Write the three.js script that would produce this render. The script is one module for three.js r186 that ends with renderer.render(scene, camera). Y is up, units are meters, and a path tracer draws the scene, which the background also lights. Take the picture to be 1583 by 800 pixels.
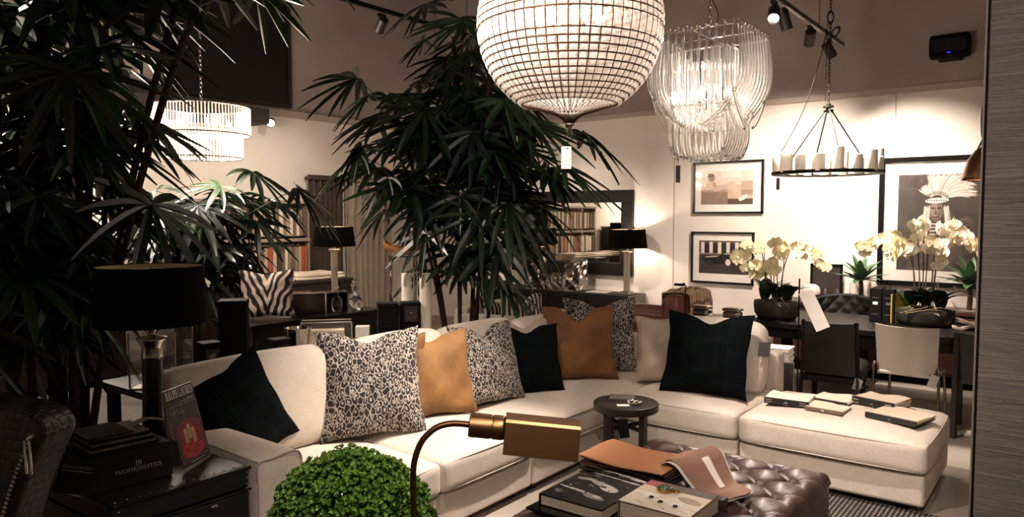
import * as THREE from 'three';
import { mergeGeometries, mergeVertices, toCreasedNormals } from 'three/addons/utils/BufferGeometryUtils.js';
import { RoundedBoxGeometry } from 'three/addons/geometries/RoundedBoxGeometry.js';
import { RectAreaLightUniformsLib } from 'three/addons/lights/RectAreaLightUniformsLib.js';

// ---------- camera, renderer, exposure, large lights ----------
const rad = (d) => d * Math.PI / 180;
const scene = new THREE.Scene();
const camera = new THREE.PerspectiveCamera(2 * Math.atan(400 / 1150) * 180 / Math.PI, 1583 / 800, 0.05, 60);
camera.rotation.order = 'YXZ';
camera.position.set(0, 1.7, 0);
camera.rotation.set(rad(-3.25), rad(37.5), 0);
scene.add(camera);
scene.background = new THREE.Color(0x000000);
const renderer = new THREE.WebGLRenderer({ antialias: true });
renderer.toneMapping = THREE.LinearToneMapping;
renderer.toneMappingExposure = 1.08;
renderer.shadowMap.enabled = true;
renderer.shadowMap.type = THREE.PCFSoftShadowMap;
RectAreaLightUniformsLib.init();
const WARM = 0xffecdd;

// ---------- helpers ----------
function rng(seed) { let s = seed >>> 0; return () => { s = (s + 0x6d2b79f5) | 0; let t = Math.imul(s ^ (s >>> 15), 1 | s); t = (t + Math.imul(t ^ (t >>> 7), 61 | t)) ^ t; return ((t ^ (t >>> 14)) >>> 0) / 4294967296; }; }
const used = {};
function numbered(n) { const k = used[n] = (used[n] ?? -1) + 1; return k ? n + '_' + String(k).padStart(3, '0') : n; }
function shade(m) { m.castShadow = true; m.receiveShadow = true; return m; }
function tag(o, label, category, group, kind) { o.userData.label = label; if (category) o.userData.category = category; if (group) o.userData.group = group; if (kind) o.userData.kind = kind; return o; }
function thing(name, label, category, p = [0, 0, 0], turn = 0, group) { const o = new THREE.Group(); o.name = numbered(name); o.position.set(...p); o.rotation.y = turn; scene.add(o); return tag(o, label, category, group); }
function part(parent, name, g, m, label) { const o = shade(new THREE.Mesh(Array.isArray(g) ? merge(g) : g, m)); o.name = name; if (label) o.userData.label = label; parent.add(o); return o; }
function single(name, label, category, g, m, p = [0, 0, 0], turn = 0, group) { const o = shade(new THREE.Mesh(Array.isArray(g) ? merge(g) : g, m)); o.name = numbered(name); o.position.set(...p); o.rotation.y = turn; scene.add(o); return tag(o, label, category, group); }
function structure(name, g, m, label, category) { const o = shade(new THREE.Mesh(Array.isArray(g) ? merge(g) : g, m)); o.name = name; o.userData.kind = 'structure'; tag(o, label, category); scene.add(o); return o; }
function copyOf(o, p, turn, label, group) { const c = o.clone(); c.name = numbered(o.name.replace(/_\d{3}$/, '')); c.userData = { ...o.userData, label }; if (group) c.userData.group = group; c.position.set(...p); c.rotation.y = turn; scene.add(c); return c; }
function merge(list) {
  const l = list.map((g) => { const n = g.index ? g.toNonIndexed() : g; if (!n.attributes.uv) n.setAttribute('uv', new THREE.Float32BufferAttribute(new Float32Array(n.attributes.position.count * 2), 2)); for (const k of Object.keys(n.attributes)) if (!['position', 'normal', 'uv'].includes(k)) n.deleteAttribute(k); return n; });
  return l.length === 1 ? l[0] : mergeGeometries(l);
}
function uvBox(g) {                       // uv in metres, by the way each face points
  if (g.index) g = g.toNonIndexed();
  const p = g.attributes.position, n = g.attributes.normal, uv = new Float32Array(p.count * 2);
  for (let t = 0; t < p.count; t += 3) {
    let ax = 0, ay = 0, az = 0;
    for (let k = t; k < t + 3; k++) { ax += n.getX(k); ay += n.getY(k); az += n.getZ(k); }
    ax = Math.abs(ax); ay = Math.abs(ay); az = Math.abs(az);
    for (let k = t; k < t + 3; k++) {
      const x = p.getX(k), y = p.getY(k), z = p.getZ(k);
      if (ay >= ax && ay >= az) { uv[2 * k] = x; uv[2 * k + 1] = -z; } else if (ax >= az) { uv[2 * k] = z; uv[2 * k + 1] = y; } else { uv[2 * k] = x; uv[2 * k + 1] = y; }
    }
  }
  g.setAttribute('uv', new THREE.BufferAttribute(uv, 2));
  return g;
}
function smooth(g) { g.deleteAttribute('uv'); g.deleteAttribute('normal'); g = mergeVertices(g, 1e-5); g.computeVertexNormals(); return g; }
const box = (w, h, d, x = 0, y = 0, z = 0, r = 0.004) => uvBox((r > 0 ? new RoundedBoxGeometry(w, h, d, 1, Math.min(r, w / 2.01, h / 2.01, d / 2.01)) : new THREE.BoxGeometry(w, h, d)).translate(x, y, z));   // centred
const block = (x0, x1, y0, y1, z0, z1, r = 0) => box(x1 - x0, y1 - y0, z1 - z0, (x0 + x1) / 2, (y0 + y1) / 2, (z0 + z1) / 2, r);
function softBox(w, h, d, r, { crown = 0, belly = 0, n = 12, wob = 0, seed = 1 } = {}) {   // upholstered block, base at y = 0
  const g = new THREE.BoxGeometry(1, 1, 1, n, Math.max(5, n >> 1), n), p = g.attributes.position, R = rng(seed), a = R() * 6, b = R() * 6;
  const warp = (t) => Math.sin(t * Math.PI) * 0.5 * 0.45 + t * 0.55;
  for (let i = 0; i < p.count; i++) {
    let x = warp(p.getX(i)) * w, y = warp(p.getY(i)) * h, z = warp(p.getZ(i)) * d;
    const qx = Math.max(-w / 2 + r, Math.min(w / 2 - r, x)), qy = Math.max(-h / 2 + r, Math.min(h / 2 - r, y)), qz = Math.max(-d / 2 + r, Math.min(d / 2 - r, z));
    const dx = x - qx, dy = y - qy, dz = z - qz, l = Math.hypot(dx, dy, dz);
    if (l > 1e-9) { x = qx + dx / l * r; y = qy + dy / l * r; z = qz + dz / l * r; }
    const fx = Math.max(0, 1 - (2 * x / w) ** 2), fy = Math.max(0, 1 - (2 * y / h) ** 2), fz = Math.max(0, 1 - (2 * z / d) ** 2);
    const up = y / h + 0.5;
    y += crown * Math.pow(fx * fz, 0.55) * Math.max(0, up);
    z += Math.sign(z) * belly * Math.sqrt(fx * fy) * Math.min(1, Math.abs(2 * z / d)); x += Math.sign(x) * belly * 0.5 * Math.sqrt(fz * fy) * Math.min(1, Math.abs(2 * x / w));
    const k = wob * Math.sin(x * 13 + a) * Math.cos(z * 11 + b); y += k * up; z += k * 0.6 * Math.sin(y * 17 + a);
    p.setXYZ(i, x, y + h / 2, z);
  }
  return uvBox(smooth(g));
}
function pillow(w, h, t, { chop = 0.05, seed = 1, n = 18, point = 0.045 } = {}) {      // stands on its lower edge at y = 0, faces +z
  const R = rng(seed), ph = [R() * 6, R() * 6, R() * 6, R() * 6], P = [], UV = [], I = [];
  for (const s of [1, -1]) {
    const o = P.length / 3;
    for (let j = 0; j <= n; j++) for (let i = 0; i <= n; i++) {
      let u = Math.sin((i / n - 0.5) * Math.PI) * 0.35 + (i / n - 0.5) * 1.3, v = Math.sin((j / n - 0.5) * Math.PI) * 0.35 + (j / n - 0.5) * 1.3;   // -1 .. 1
      const fu = Math.max(0, 1 - u * u), fv = Math.max(0, 1 - v * v);
      let x = u * w / 2 * (1 - point * 2 * fv), y = h / 2 + v * h / 2 * (1 - point * 2 * fu);
      const c = chop * Math.exp(-(u * u) / 0.09) * Math.max(0, v) ** 3; y -= c * 1.4;
      let z = s * t / 2 * Math.pow(fu * fv, 0.42) * (1 - 2.6 * c / Math.max(chop, 0.02) * 0.25);
      const edge = Math.pow(fu * fv, 0.3);
      z += edge * s * 0.006 * (Math.sin(u * 7 + v * 4 + ph[0]) + Math.sin(v * 9 - u * 5 + ph[1]) * 0.7);
      z += s * 0.010 * Math.exp(-((Math.abs(u) - Math.abs(v)) ** 2) / 0.006) * Math.max(0, Math.abs(u) - 0.45) * edge;   // gathers towards the corners
      x += 0.004 * Math.sin(v * 8 + ph[2]); y += 0.004 * Math.sin(u * 7 + ph[3]);
      P.push(x, y, z); UV.push(x + (s < 0 ? w : 0), y);
    }
    for (let j = 0; j < n; j++) for (let i = 0; i < n; i++) { const a = o + j * (n + 1) + i, b = a + 1, c = a + n + 1, d = c + 1; if (s > 0) I.push(a, b, d, a, d, c); else I.push(a, d, b, a, c, d); }
  }
  const g = new THREE.BufferGeometry(); g.setAttribute('position', new THREE.Float32BufferAttribute(P, 3)); g.setAttribute('uv', new THREE.Float32BufferAttribute(UV, 2)); g.setIndex(I); g.computeVertexNormals();
  return g;
}
const V = (x, y, z) => new THREE.Vector3(x, y, z);
const vec = (a) => a.isVector3 ? a : V(...a);
function tube(pts, r, seg = 16, radial = 6, closed = false, straight = false) {
  const c = straight ? new THREE.CatmullRomCurve3(pts.map(vec), closed, 'catmullrom', 0) : new THREE.CatmullRomCurve3(pts.map(vec), closed, 'centripetal');
  return new THREE.TubeGeometry(c, seg, r, radial, closed);
}
function rod(a, b, r, r2 = r, radial = 8) {
  a = vec(a); b = vec(b); const d = b.clone().sub(a), g = new THREE.CylinderGeometry(r2, r, d.length(), radial);
  g.applyQuaternion(new THREE.Quaternion().setFromUnitVectors(V(0, 1, 0), d.clone().normalize())); const m = a.clone().add(b).multiplyScalar(0.5); return g.translate(m.x, m.y, m.z);
}
function bar(a, b, w, h, r = 0.003) {     // square bar from a to b
  a = vec(a); b = vec(b); const d = b.clone().sub(a), g = new RoundedBoxGeometry(w, d.length(), h, 1, Math.min(r, w / 2.1, h / 2.1));
  g.applyQuaternion(new THREE.Quaternion().setFromUnitVectors(V(0, 1, 0), d.clone().normalize())); const m = a.clone().add(b).multiplyScalar(0.5); return uvBox(g.translate(m.x, m.y, m.z));
}
const lathe = (pts, seg = 24) => new THREE.LatheGeometry(pts.map((p) => new THREE.Vector2(...p)), seg);
const ball = (r, x = 0, y = 0, z = 0, a = 10, b = 8) => new THREE.SphereGeometry(r, a, b).translate(x, y, z);
const cyl = (r, h, x = 0, y = 0, z = 0, seg = 16, r2 = r) => new THREE.CylinderGeometry(r2, r, h, seg).translate(x, y + h / 2, z);   // base at y
function move(g, x, y, z, ry = 0, rx = 0, rz = 0) { g.applyMatrix4(new THREE.Matrix4().compose(V(x, y, z), new THREE.Quaternion().setFromEuler(new THREE.Euler(rx, ry, rz, 'YXZ')), V(1, 1, 1))); return g; }

// ---------- textures ----------
const hash = (x, y, s) => { let h = Math.imul(x, 374761393) ^ Math.imul(y, 668265263) ^ Math.imul(s, 974634541); h = Math.imul(h ^ (h >>> 13), 1274126177); return ((h ^ (h >>> 16)) >>> 0) / 4294967296; };
function vnoise(x, y, per, s) { const xi = Math.floor(x), yi = Math.floor(y), fx = x - xi, fy = y - yi, w = (v) => ((v % per) + per) % per, a = fx * fx * (3 - 2 * fx), b = fy * fy * (3 - 2 * fy); const h00 = hash(w(xi), w(yi), s), h10 = hash(w(xi + 1), w(yi), s), h01 = hash(w(xi), w(yi + 1), s), h11 = hash(w(xi + 1), w(yi + 1), s); return (h00 * (1 - a) + h10 * a) * (1 - b) + (h01 * (1 - a) + h11 * a) * b; }
function fbm(u, v, per, s, oct = 4) { let a = 0.5, t = 0, k = 0; for (let o = 0; o < oct; o++) { t += a * vnoise(u * per, v * per, per, s + o); k += a; a *= 0.55; per *= 2; } return t / k; }
function tex(w, h, metres, fn, color = true, metresV = metres) {
  const d = new Uint8Array(w * h * 4);
  for (let y = 0; y < h; y++) for (let x = 0; x < w; x++) { const c = fn(x / w, y / h, x, y), i = (y * w + x) * 4; if (typeof c === 'number') d[i] = d[i + 1] = d[i + 2] = Math.max(0, Math.min(255, c)); else { d[i] = Math.max(0, Math.min(255, c[0])); d[i + 1] = Math.max(0, Math.min(255, c[1])); d[i + 2] = Math.max(0, Math.min(255, c[2])); } d[i + 3] = 255; }
  const t = new THREE.DataTexture(d, w, h); t.wrapS = t.wrapT = THREE.RepeatWrapping; t.magFilter = THREE.LinearFilter; t.minFilter = THREE.LinearMipmapLinearFilter; t.generateMipmaps = true; t.repeat.set(1 / metres, 1 / metresV); if (color) t.colorSpace = THREE.SRGBColorSpace; t.needsUpdate = true; return t;
}
function canvasTex(w, h, draw) { const c = document.createElement('canvas'); c.width = w; c.height = h; const x = c.getContext('2d'); draw(x, w, h); const t = new THREE.CanvasTexture(c); t.colorSpace = THREE.SRGBColorSpace; t.magFilter = THREE.LinearFilter; return t; }
const std = (o) => new THREE.MeshStandardMaterial(o), phys = (o) => new THREE.MeshPhysicalMaterial(o);
const mixc = (a, b, t) => a.map((v, i) => v + (b[i] - v) * t);
const M = {};
{
  const weave = (u, v, x, y) => { const s = Math.sin(x * Math.PI / 2) * Math.cos(y * Math.PI / 2); return 0.5 + 0.5 * s; };
  const linenF = (base) => (u, v, x, y) => { const n = fbm(u, v, 4, 3, 3) - 0.5, slub = vnoise(u * 40, v * 256, 256, 7) * 0.5 + vnoise(u * 256, v * 40, 256, 8) * 0.5 - 0.5, w = weave(u, v, x, y) - 0.5; const k = 1 + n * 0.07 + slub * 0.22 + w * 0.05; return base.map((c) => c * k); };
  const linenB = tex(256, 256, 0.25, (u, v, x, y) => 110 + 70 * (weave(u, v, x, y) - 0.5) + 90 * (vnoise(u * 40, v * 256, 256, 7) + vnoise(u * 256, v * 40, 256, 8) - 1), false);
  M.linen = phys({ map: tex(256, 256, 0.25, linenF([188, 177, 164])), bumpMap: linenB, bumpScale: 0.0015, roughness: 0.95, sheen: 0.25, sheenRoughness: 0.8, sheenColor: new THREE.Color(0xfff1e0) });
  M.linenDark = phys({ map: tex(256, 256, 0.25, linenF([172, 158, 143])), bumpMap: linenB, bumpScale: 0.001, roughness: 0.9, sheen: 0.2, sheenColor: new THREE.Color(0xfff1e0) });
  M.satin = phys({ map: tex(128, 128, 0.5, (u, v) => mixc([144, 127, 110], [162, 145, 127], fbm(u, v, 5, 12))), roughness: 0.45, sheen: 0.6, sheenRoughness: 0.4, sheenColor: new THREE.Color(0xffe8cc) });
  // leopard: dark broken rings round pale grey-beige spots
  { const N = 19, cells = [], R = rng(77);
    for (let j = 0; j < N; j++) for (let i = 0; i < N; i++) cells.push([(i + 0.5 + (j % 2) * 0.5 + (R() - 0.5) * 0.7) / N, (j + 0.5 + (R() - 0.5) * 0.7) / N, 1.57 + (R() - 0.5) * 1.5, 0.5 + R() * 0.25, R()]);
    M.leopardF = (u, v) => {
      const wu = u + 0.012 * (fbm(u, v, 14, 31, 2) - 0.5) * 2, wv = v + 0.012 * (fbm(u, v, 14, 41, 2) - 0.5) * 2; let a = 9, b = 9, hit = null;
      for (const c of cells) { let dx = wu - c[0], dy = wv - c[1]; dx -= Math.round(dx); dy -= Math.round(dy); if (Math.abs(dx) > 0.13 || Math.abs(dy) > 0.13) continue; const x = dx * Math.cos(c[2]) + dy * Math.sin(c[2]), y = dy * Math.cos(c[2]) - dx * Math.sin(c[2]), d = Math.hypot(x * c[3], y); if (d < a) { b = a; a = d; hit = [c, x, y]; } else if (d < b) b = d; }
      const base = mixc([138, 130, 121], [168, 158, 147], fbm(u, v, 16, 5, 2)), net = Math.min(1, Math.max(0, (b - a - 0.0044) / 0.0035)), [c, x, y] = hit, open = c[4] < 0.3 && x > 0, spot = Math.min(1, Math.max(0, (a - (c[4] > 0.8 ? 0 : 0.0058 + c[4] * 0.005)) / 0.003));
      return mixc(base, [13, 11, 12], Math.min(net, open ? Math.min(spot, Math.abs(y) < 0.007 ? 0 : 1) : spot)); };
    M.leopard = phys({ map: tex(512, 512, 0.62, M.leopardF), bumpMap: linenB, bumpScale: 0.0008, roughness: 0.85, sheen: 0.25, sheenColor: new THREE.Color(0xfff1e0) }); }
  const velvetB = tex(256, 256, 0.6, (u, v) => 255 * fbm(u, v, 6, 21, 4), false);
  const velvet = (a, b, sheen) => phys({ map: tex(256, 256, 0.6, (u, v) => mixc(a, b, Math.min(1, Math.max(0, (fbm(u, v, 5, 9, 5) - 0.3) * 2.2)))), bumpMap: velvetB, bumpScale: 0.004, roughness: 0.8, sheen: 0.9, sheenRoughness: 0.45, sheenColor: new THREE.Color(sheen) });
  M.mustard = velvet([100, 68, 30], [130, 92, 46], 0x6c5230);
  M.rust = velvet([92, 56, 20], [116, 74, 28], 0x5c4220);
  const tartanF = (u, v) => { const band = (t) => { const k = (t * 2) % 1; return k < 0.36 ? 0 : k < 0.5 ? 1 : k < 0.56 ? 2 : k < 0.62 ? 1 : k < 0.68 ? 2 : k < 0.82 ? 1 : 0; }; const C = [[7, 9, 13], [6, 16, 14], [3, 4, 5]], a = C[band(u)], b = C[band(v)], tw = (Math.floor(u * 512) + Math.floor(v * 512)) % 4 < 2; return (tw ? a : b).map((c, i) => (a[i] + b[i]) * 0.25 + c * 0.5); };
  M.tartan = phys({ specularIntensity: 0.15, map: tex(512, 512, 0.44, tartanF), roughness: 1, bumpMap: linenB, bumpScale: 0.001 });
  M.stripe = std({ map: tex(64, 8, 0.085, (u) => (u % 0.5) < 0.24 ? [30, 26, 26] : [206, 196, 184]), roughness: 0.9 });
  M.zebra = std({ map: tex(256, 256, 0.5, (u, v) => { const a = Math.abs(u - 0.5), w = fbm(u, v, 3, 61, 3); const s = Math.sin((a * 1.5 + v * 0.75 + (w - 0.5) * 0.42) * 30); return mixc([196, 176, 158], [24, 17, 15], Math.min(1, Math.max(0, s * 4 + 0.4))); }), roughness: 0.8 });
  // leathers
  const leatherB = tex(256, 256, 0.12, (u, v) => { const a = vnoise(u * 32, v * 32, 32, 51), b = vnoise(u * 64, v * 64, 64, 52); return 255 * Math.min(1, Math.abs(a - 0.5) * 2.4 * 0.7 + b * 0.4); }, false);
  M.leatherB = leatherB;
  const leather = (a, b, rough = 0.42, coat = 0.25) => phys({ map: tex(256, 256, 0.8, (u, v) => mixc(a, b, fbm(u, v, 5, 19, 5))), bumpMap: leatherB, bumpScale: 0.0006, roughness: rough, clearcoat: coat, clearcoatRoughness: 0.35 });
  M.leatherBrown = leather([50, 33, 29], [70, 47, 41], 0.46, 0.12);
  M.leatherCognac = leather([96, 52, 40], [124, 72, 56], 0.42, 0.2);
  M.leatherBlack = leather([9, 7, 7], [16, 13, 12], 0.55, 0.08);
  M.leatherTan = leather([138, 90, 54], [158, 106, 68], 0.65, 0);
  M.leatherSuede = leather([126, 94, 76], [146, 110, 90], 0.85, 0);
  M.leatherEspresso = leather([40, 24, 18], [58, 36, 26], 0.5, 0.1);
  M.leatherBack = std({ color: 0xb9b4ae, roughness: 0.9 });
  // walls and floors
  M.wallWhite = std({ map: tex(256, 256, 2.2, (u, v) => { const k = 0.97 + 0.06 * fbm(u, v, 6, 71, 5); return [228 * k, 219 * k, 207 * k]; }), roughness: 0.9 });
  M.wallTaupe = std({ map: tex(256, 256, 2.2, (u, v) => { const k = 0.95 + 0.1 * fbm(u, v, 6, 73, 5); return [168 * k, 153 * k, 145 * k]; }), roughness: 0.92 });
  M.railPaint = std({ color: 0xb3a497, roughness: 0.6 });
  M.ceiling = std({ color: 0x5c5450, roughness: 0.95 });
  M.floor = std({ map: tex(512, 512, 3.0, (u, v) => { const n = fbm(u, v, 6, 81, 6), s = vnoise(u * 3, v * 40, 40, 83); const k = 0.82 + 0.30 * n + 0.06 * s; return [148 * k, 139 * k, 128 * k]; }), roughness: 0.42, roughnessMap: tex(256, 256, 2.0, (u, v) => 150 + 80 * fbm(u, v, 8, 85, 4), false) });
  M.grass = phys({ map: tex(512, 512, 0.8, (u, v) => { const row = Math.floor(v * 190), len = vnoise(u * 5, row * 0.731, 4096, 91), h = hash(row, Math.floor(u * 3 + len * 2), 93), st = vnoise(u * 60, row * 3.1, 4096, 95); const k = 0.74 + 0.22 * h + 0.16 * st * len; return [104 * k, 96 * k, 88 * k]; }), bumpMap: tex(512, 512, 0.8, (u, v) => { const f = v * 190, row = Math.floor(f); return 255 * Math.sin((f - row) * Math.PI) * (0.45 + 0.55 * hash(row, Math.floor(u * 4 + 3 * vnoise(u * 5, row, 4096, 97)), 99)); }, false), bumpScale: 0.003, roughness: 0.7 });
  M.rug = std({ map: tex(64, 64, 0.05, (u, v) => { const i = Math.floor(u * 2), j = Math.floor(v * 2), a = (u * 2) % 1, b = (v * 2) % 1; const dot = (a > 0.28 && a < 0.66 && b > 0.32 && b < 0.68); return dot ? [188, 176, 160] : [24, 20, 18]; }), roughness: 0.95, bumpMap: tex(64, 64, 0.05, (u, v) => 128 + 120 * Math.sin(u * 12.566) * Math.sin(v * 12.566), false), bumpScale: 0.003 });
  M.rugBorder = std({ color: 0x1a1614, roughness: 0.95, bumpMap: velvetB, bumpScale: 0.002 });
  // woods, metals, plastics
  const wood = (a, b, rough = 0.4, coat = 0.2) => phys({ map: tex(256, 256, 0.7, (u, v) => mixc(a, b, Math.min(1, fbm(u * 1, v, 4, 101, 3) * 0.4 + vnoise(u * 8, v * 96, 96, 103) * 0.6))), roughness: rough, clearcoat: coat, clearcoatRoughness: 0.3, specularIntensity: 0.5 });
  M.woodBlack = wood([9, 7, 6], [17, 13, 11], 0.5, 0);
  M.woodEspresso = wood([24, 17, 14], [38, 28, 24], 0.45, 0.1);
  M.woodTan = wood([150, 100, 58], [178, 124, 76], 0.5, 0.1);
  M.woodDark = wood([58, 36, 28], [76, 48, 36], 0.45, 0.2);
  M.blackMatte = phys({ specularIntensity: 0.3, color: 0x070606, roughness: 0.8 });
  M.blackGloss = phys({ color: 0x060505, roughness: 0.3, clearcoat: 0.25, clearcoatRoughness: 0.2, specularIntensity: 0.5 });
  M.shadeBlack = phys({ specularIntensity: 0.15, color: 0x050404, roughness: 1, bumpMap: linenB, bumpScale: 0.0006, side: THREE.DoubleSide });
  M.shadeInner = std({ color: 0xb09a7c, roughness: 0.6, side: THREE.DoubleSide });
  M.chrome = std({ color: 0xd8d4d0, metalness: 1, roughness: 0.12 });
  M.nickel = std({ color: 0xb8b0a8, metalness: 1, roughness: 0.25 });
  M.brass = std({ color: 0x7e5e40, metalness: 1, roughness: 0.38 });
  M.brassDark = std({ color: 0x6a4a30, metalness: 1, roughness: 0.34 });
  M.bronze = std({ color: 0x4e3a2c, metalness: 0.9, roughness: 0.45 });
  M.iron = std({ color: 0x17130f, metalness: 0.6, roughness: 0.5 });
  M.mirror = std({ color: 0xdedbd6, metalness: 1, roughness: 0.02 });
  M.paper = std({ color: 0xe6ded2, roughness: 0.85 });
  M.paperGrey = std({ color: 0xa59d94, roughness: 0.85 });
  M.greyCard = std({ color: 0x4a4340, roughness: 0.7 });
  M.white = std({ color: 0xefe9e0, roughness: 0.55 });
  M.ceramic = phys({ color: 0xe9e0d4, roughness: 0.25, clearcoat: 0.5 });
  M.wax = phys({ color: 0xf2e8d8, roughness: 0.55, sheen: 0.1 });
  M.glass = phys({ color: 0xffffff, transmission: 1, thickness: 0, roughness: 0.02, ior: 1.5 });
  M.glassSolid = phys({ color: 0xffffff, transmission: 1, thickness: 0.02, roughness: 0.03, ior: 1.5 });
  M.smoke = phys({ color: 0xa59a90, transmission: 1, thickness: 0, roughness: 0.05, ior: 1.5 });
  M.pageEdge = std({ map: tex(8, 128, 0.03, (u, v, x, y) => { const k = 0.72 + 0.28 * hash(y, 3, 5); return [222 * k, 206 * k, 184 * k]; }), roughness: 0.9 });
}
const glow = (hex, k) => std({ color: 0x000000, emissive: hex, emissiveIntensity: k });

// ---------- the room ----------
const ZB = -8.8, XL = -8.3, XR = 3.2, ZF = 2.6, TOP = 5.4, RAIL = 3.03;
structure('floor', block(XL - 0.2, XR + 0.2, -0.2, 0, ZB - 0.2, ZF + 0.2), M.floor, 'smooth grey-beige concrete showroom floor', 'floor');
structure('ceiling', block(XL - 0.2, XR + 0.2, TOP, TOP + 0.15, ZB - 0.2, ZF + 0.2), M.ceiling, 'dark high showroom ceiling', 'ceiling');
structure('wall_back', block(XL, XR, 0, RAIL, ZB - 0.15, ZB), M.wallWhite, 'white panelled wall behind the framed photographs', 'wall');
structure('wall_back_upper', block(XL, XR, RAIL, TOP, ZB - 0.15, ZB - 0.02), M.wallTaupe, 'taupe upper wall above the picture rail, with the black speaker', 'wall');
structure('wall_left', block(XL - 0.15, XL, 0, RAIL, ZB - 0.15, ZF), M.wallWhite, 'pale wall behind the curtains and fabric racks', 'wall');
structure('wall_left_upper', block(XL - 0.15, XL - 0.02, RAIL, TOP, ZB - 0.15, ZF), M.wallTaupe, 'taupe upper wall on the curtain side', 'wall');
structure('wall_right', block(XR, XR + 0.15, 0, TOP, ZB - 0.15, ZF), M.wallWhite, 'plain wall on the far side of the partition', 'wall');
structure('wall_front', block(XL - 0.15, XR + 0.15, 0, TOP, ZF, ZF + 0.15), M.wallWhite, 'plain wall behind the viewpoint', 'wall');
structure('trim_1', block(XL, XR, RAIL - 0.035, RAIL + 0.03, ZB, ZB + 0.035, 0.006), M.railPaint, 'narrow pale rail along the top of the white wall', 'trim');
structure('trim_2', block(XL, XL + 0.035, RAIL - 0.04, RAIL + 0.05, ZB + 0.04, ZF - 0.002, 0.006), M.railPaint, 'narrow pale rail along the curtain wall', 'trim');
for (const [i, x] of [-6.6, -4.15, -1.62, 0.9].entries()) structure('trim_' + (3 + i), block(x - 0.006, x + 0.006, 0.1, RAIL - 0.04, ZB, ZB + 0.004), M.railPaint, ['cover strip on the white wall near the corner', 'cover strip on the white wall beside the dark mirror', 'thin cover strip above the portrait picture', 'cover strip on the wall behind the partition'][i], 'trim');
structure('baseboard_back', block(XL, XR, 0, 0.1, ZB, ZB + 0.015), M.railPaint, 'baseboard of the white wall', 'baseboard');
structure('baseboard_left', block(XL, XL + 0.015, 0, 0.1, ZB + 0.02, ZF - 0.002), M.railPaint, 'baseboard of the curtain wall', 'baseboard');
// soffit beam below the rail on the curtain wall
structure('trim_7', block(XL, XL + 0.55, 2.80, 2.98, -5.35, ZF - 0.01, 0.01), std({ color: 0x2a2320, roughness: 0.8 }), 'dark boxed soffit beam under the rail of the curtain wall', 'beam');
{ const p = structure('window_1', block(XL - 0.015, XL + 0.02, RAIL + 0.12, TOP - 0.02, -6.0, -4.4, 0.004), std({ color: 0x151110, roughness: 0.4 }), 'dark panel high on the curtain wall', 'panel');
  for (const [a, b, c, d] of [[RAIL + 0.08, RAIL + 0.13, -6.05, -4.35], [RAIL + 0.13, TOP - 0.01, -6.05, -6.0], [RAIL + 0.13, TOP - 0.01, -4.4, -4.35]]) part(p, 'window_frame', block(XL - 0.015, XL + 0.035, a, b, c, d, 0.004), std({ color: 0x241d1a, roughness: 0.5 })); }
// grasscloth partition at the right edge
{ const w = structure('wall_partition', block(-0.318, 1.6, 0, TOP, -3.64, -3.52), M.grass, 'grey-brown grasscloth partition at the right edge', 'wall');
  part(w, 'edge_trim', block(-0.335, -0.318, 0, TOP, -3.66, -3.535), M.blackMatte, 'black edge trim'); 
  part(w, 'edge_strip', block(-0.3345, -0.328, 0, TOP, -3.525, -3.518), std({ color: 0x6e655c, roughness: 0.6 }), 'grey metal edge strip'); }
// rug
{ const r = thing('area_rug', 'black and cream basketweave rug under the tufted ottoman', 'rug', [0, 0, 0]);
  part(r, 'field', block(-2.2, -0.35, 0.001, 0.011, -4.72, -1.6, 0.003), M.rug);
  part(r, 'border', [block(-2.42, -2.2, 0.001, 0.012, -4.72, -1.6, 0.003)], M.rugBorder, 'plain dark border'); }

// ---------- sectional sofa ----------
function piping(w, d, y, r, R = 0.0045) { const a = w / 2 - r * 0.35, b = d / 2 - r * 0.35, c = r; return tube([[-a, y, -b + c], [-a, y, b - c], [-a + c * 0.3, y, b - c * 0.3], [-a + c, y, b], [a - c, y, b], [a - c * 0.3, y, b - c * 0.3], [a, y, b - c], [a, y, -b + c], [a - c * 0.3, y, -b + c * 0.3], [a - c, y, -b], [-a + c, y, -b], [-a + c * 0.3, y, -b + c * 0.3]], R, 90, 5, true); }
function seatCushion(parent, x0, x1, z0, z1, y0 = 0.245, seed = 3) {
  const w = x1 - x0 - 0.006, d = z1 - z0 - 0.006, h = 0.175;
  const c = part(parent, 'seat_cushion', softBox(w, h, d, 0.035, { crown: 0.045, belly: 0.008, n: 18, wob: 0.0025, seed }), M.linen); c.position.set((x0 + x1) / 2, y0, (z0 + z1) / 2);
  part(c, 'piping', [piping(w, d, h - 0.013, 0.035), piping(w, d, 0.013, 0.035)], M.linen); return c;
}
function backCushion(parent, w, h, t, p, turn, lean, seed = 5, mat = M.linen) {
  const c = part(parent, 'back_cushion', softBox(w, h, t, 0.085, { crown: 0.03, belly: 0.035, n: 16, wob: 0.004, seed }), mat); c.position.set(...p); c.rotation.order = 'YXZ'; c.rotation.set(-lean, turn, 0); return c;
}
const FX = -2.62, BX = -3.62, FZ = -4.64, BZ = -5.62;
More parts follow.
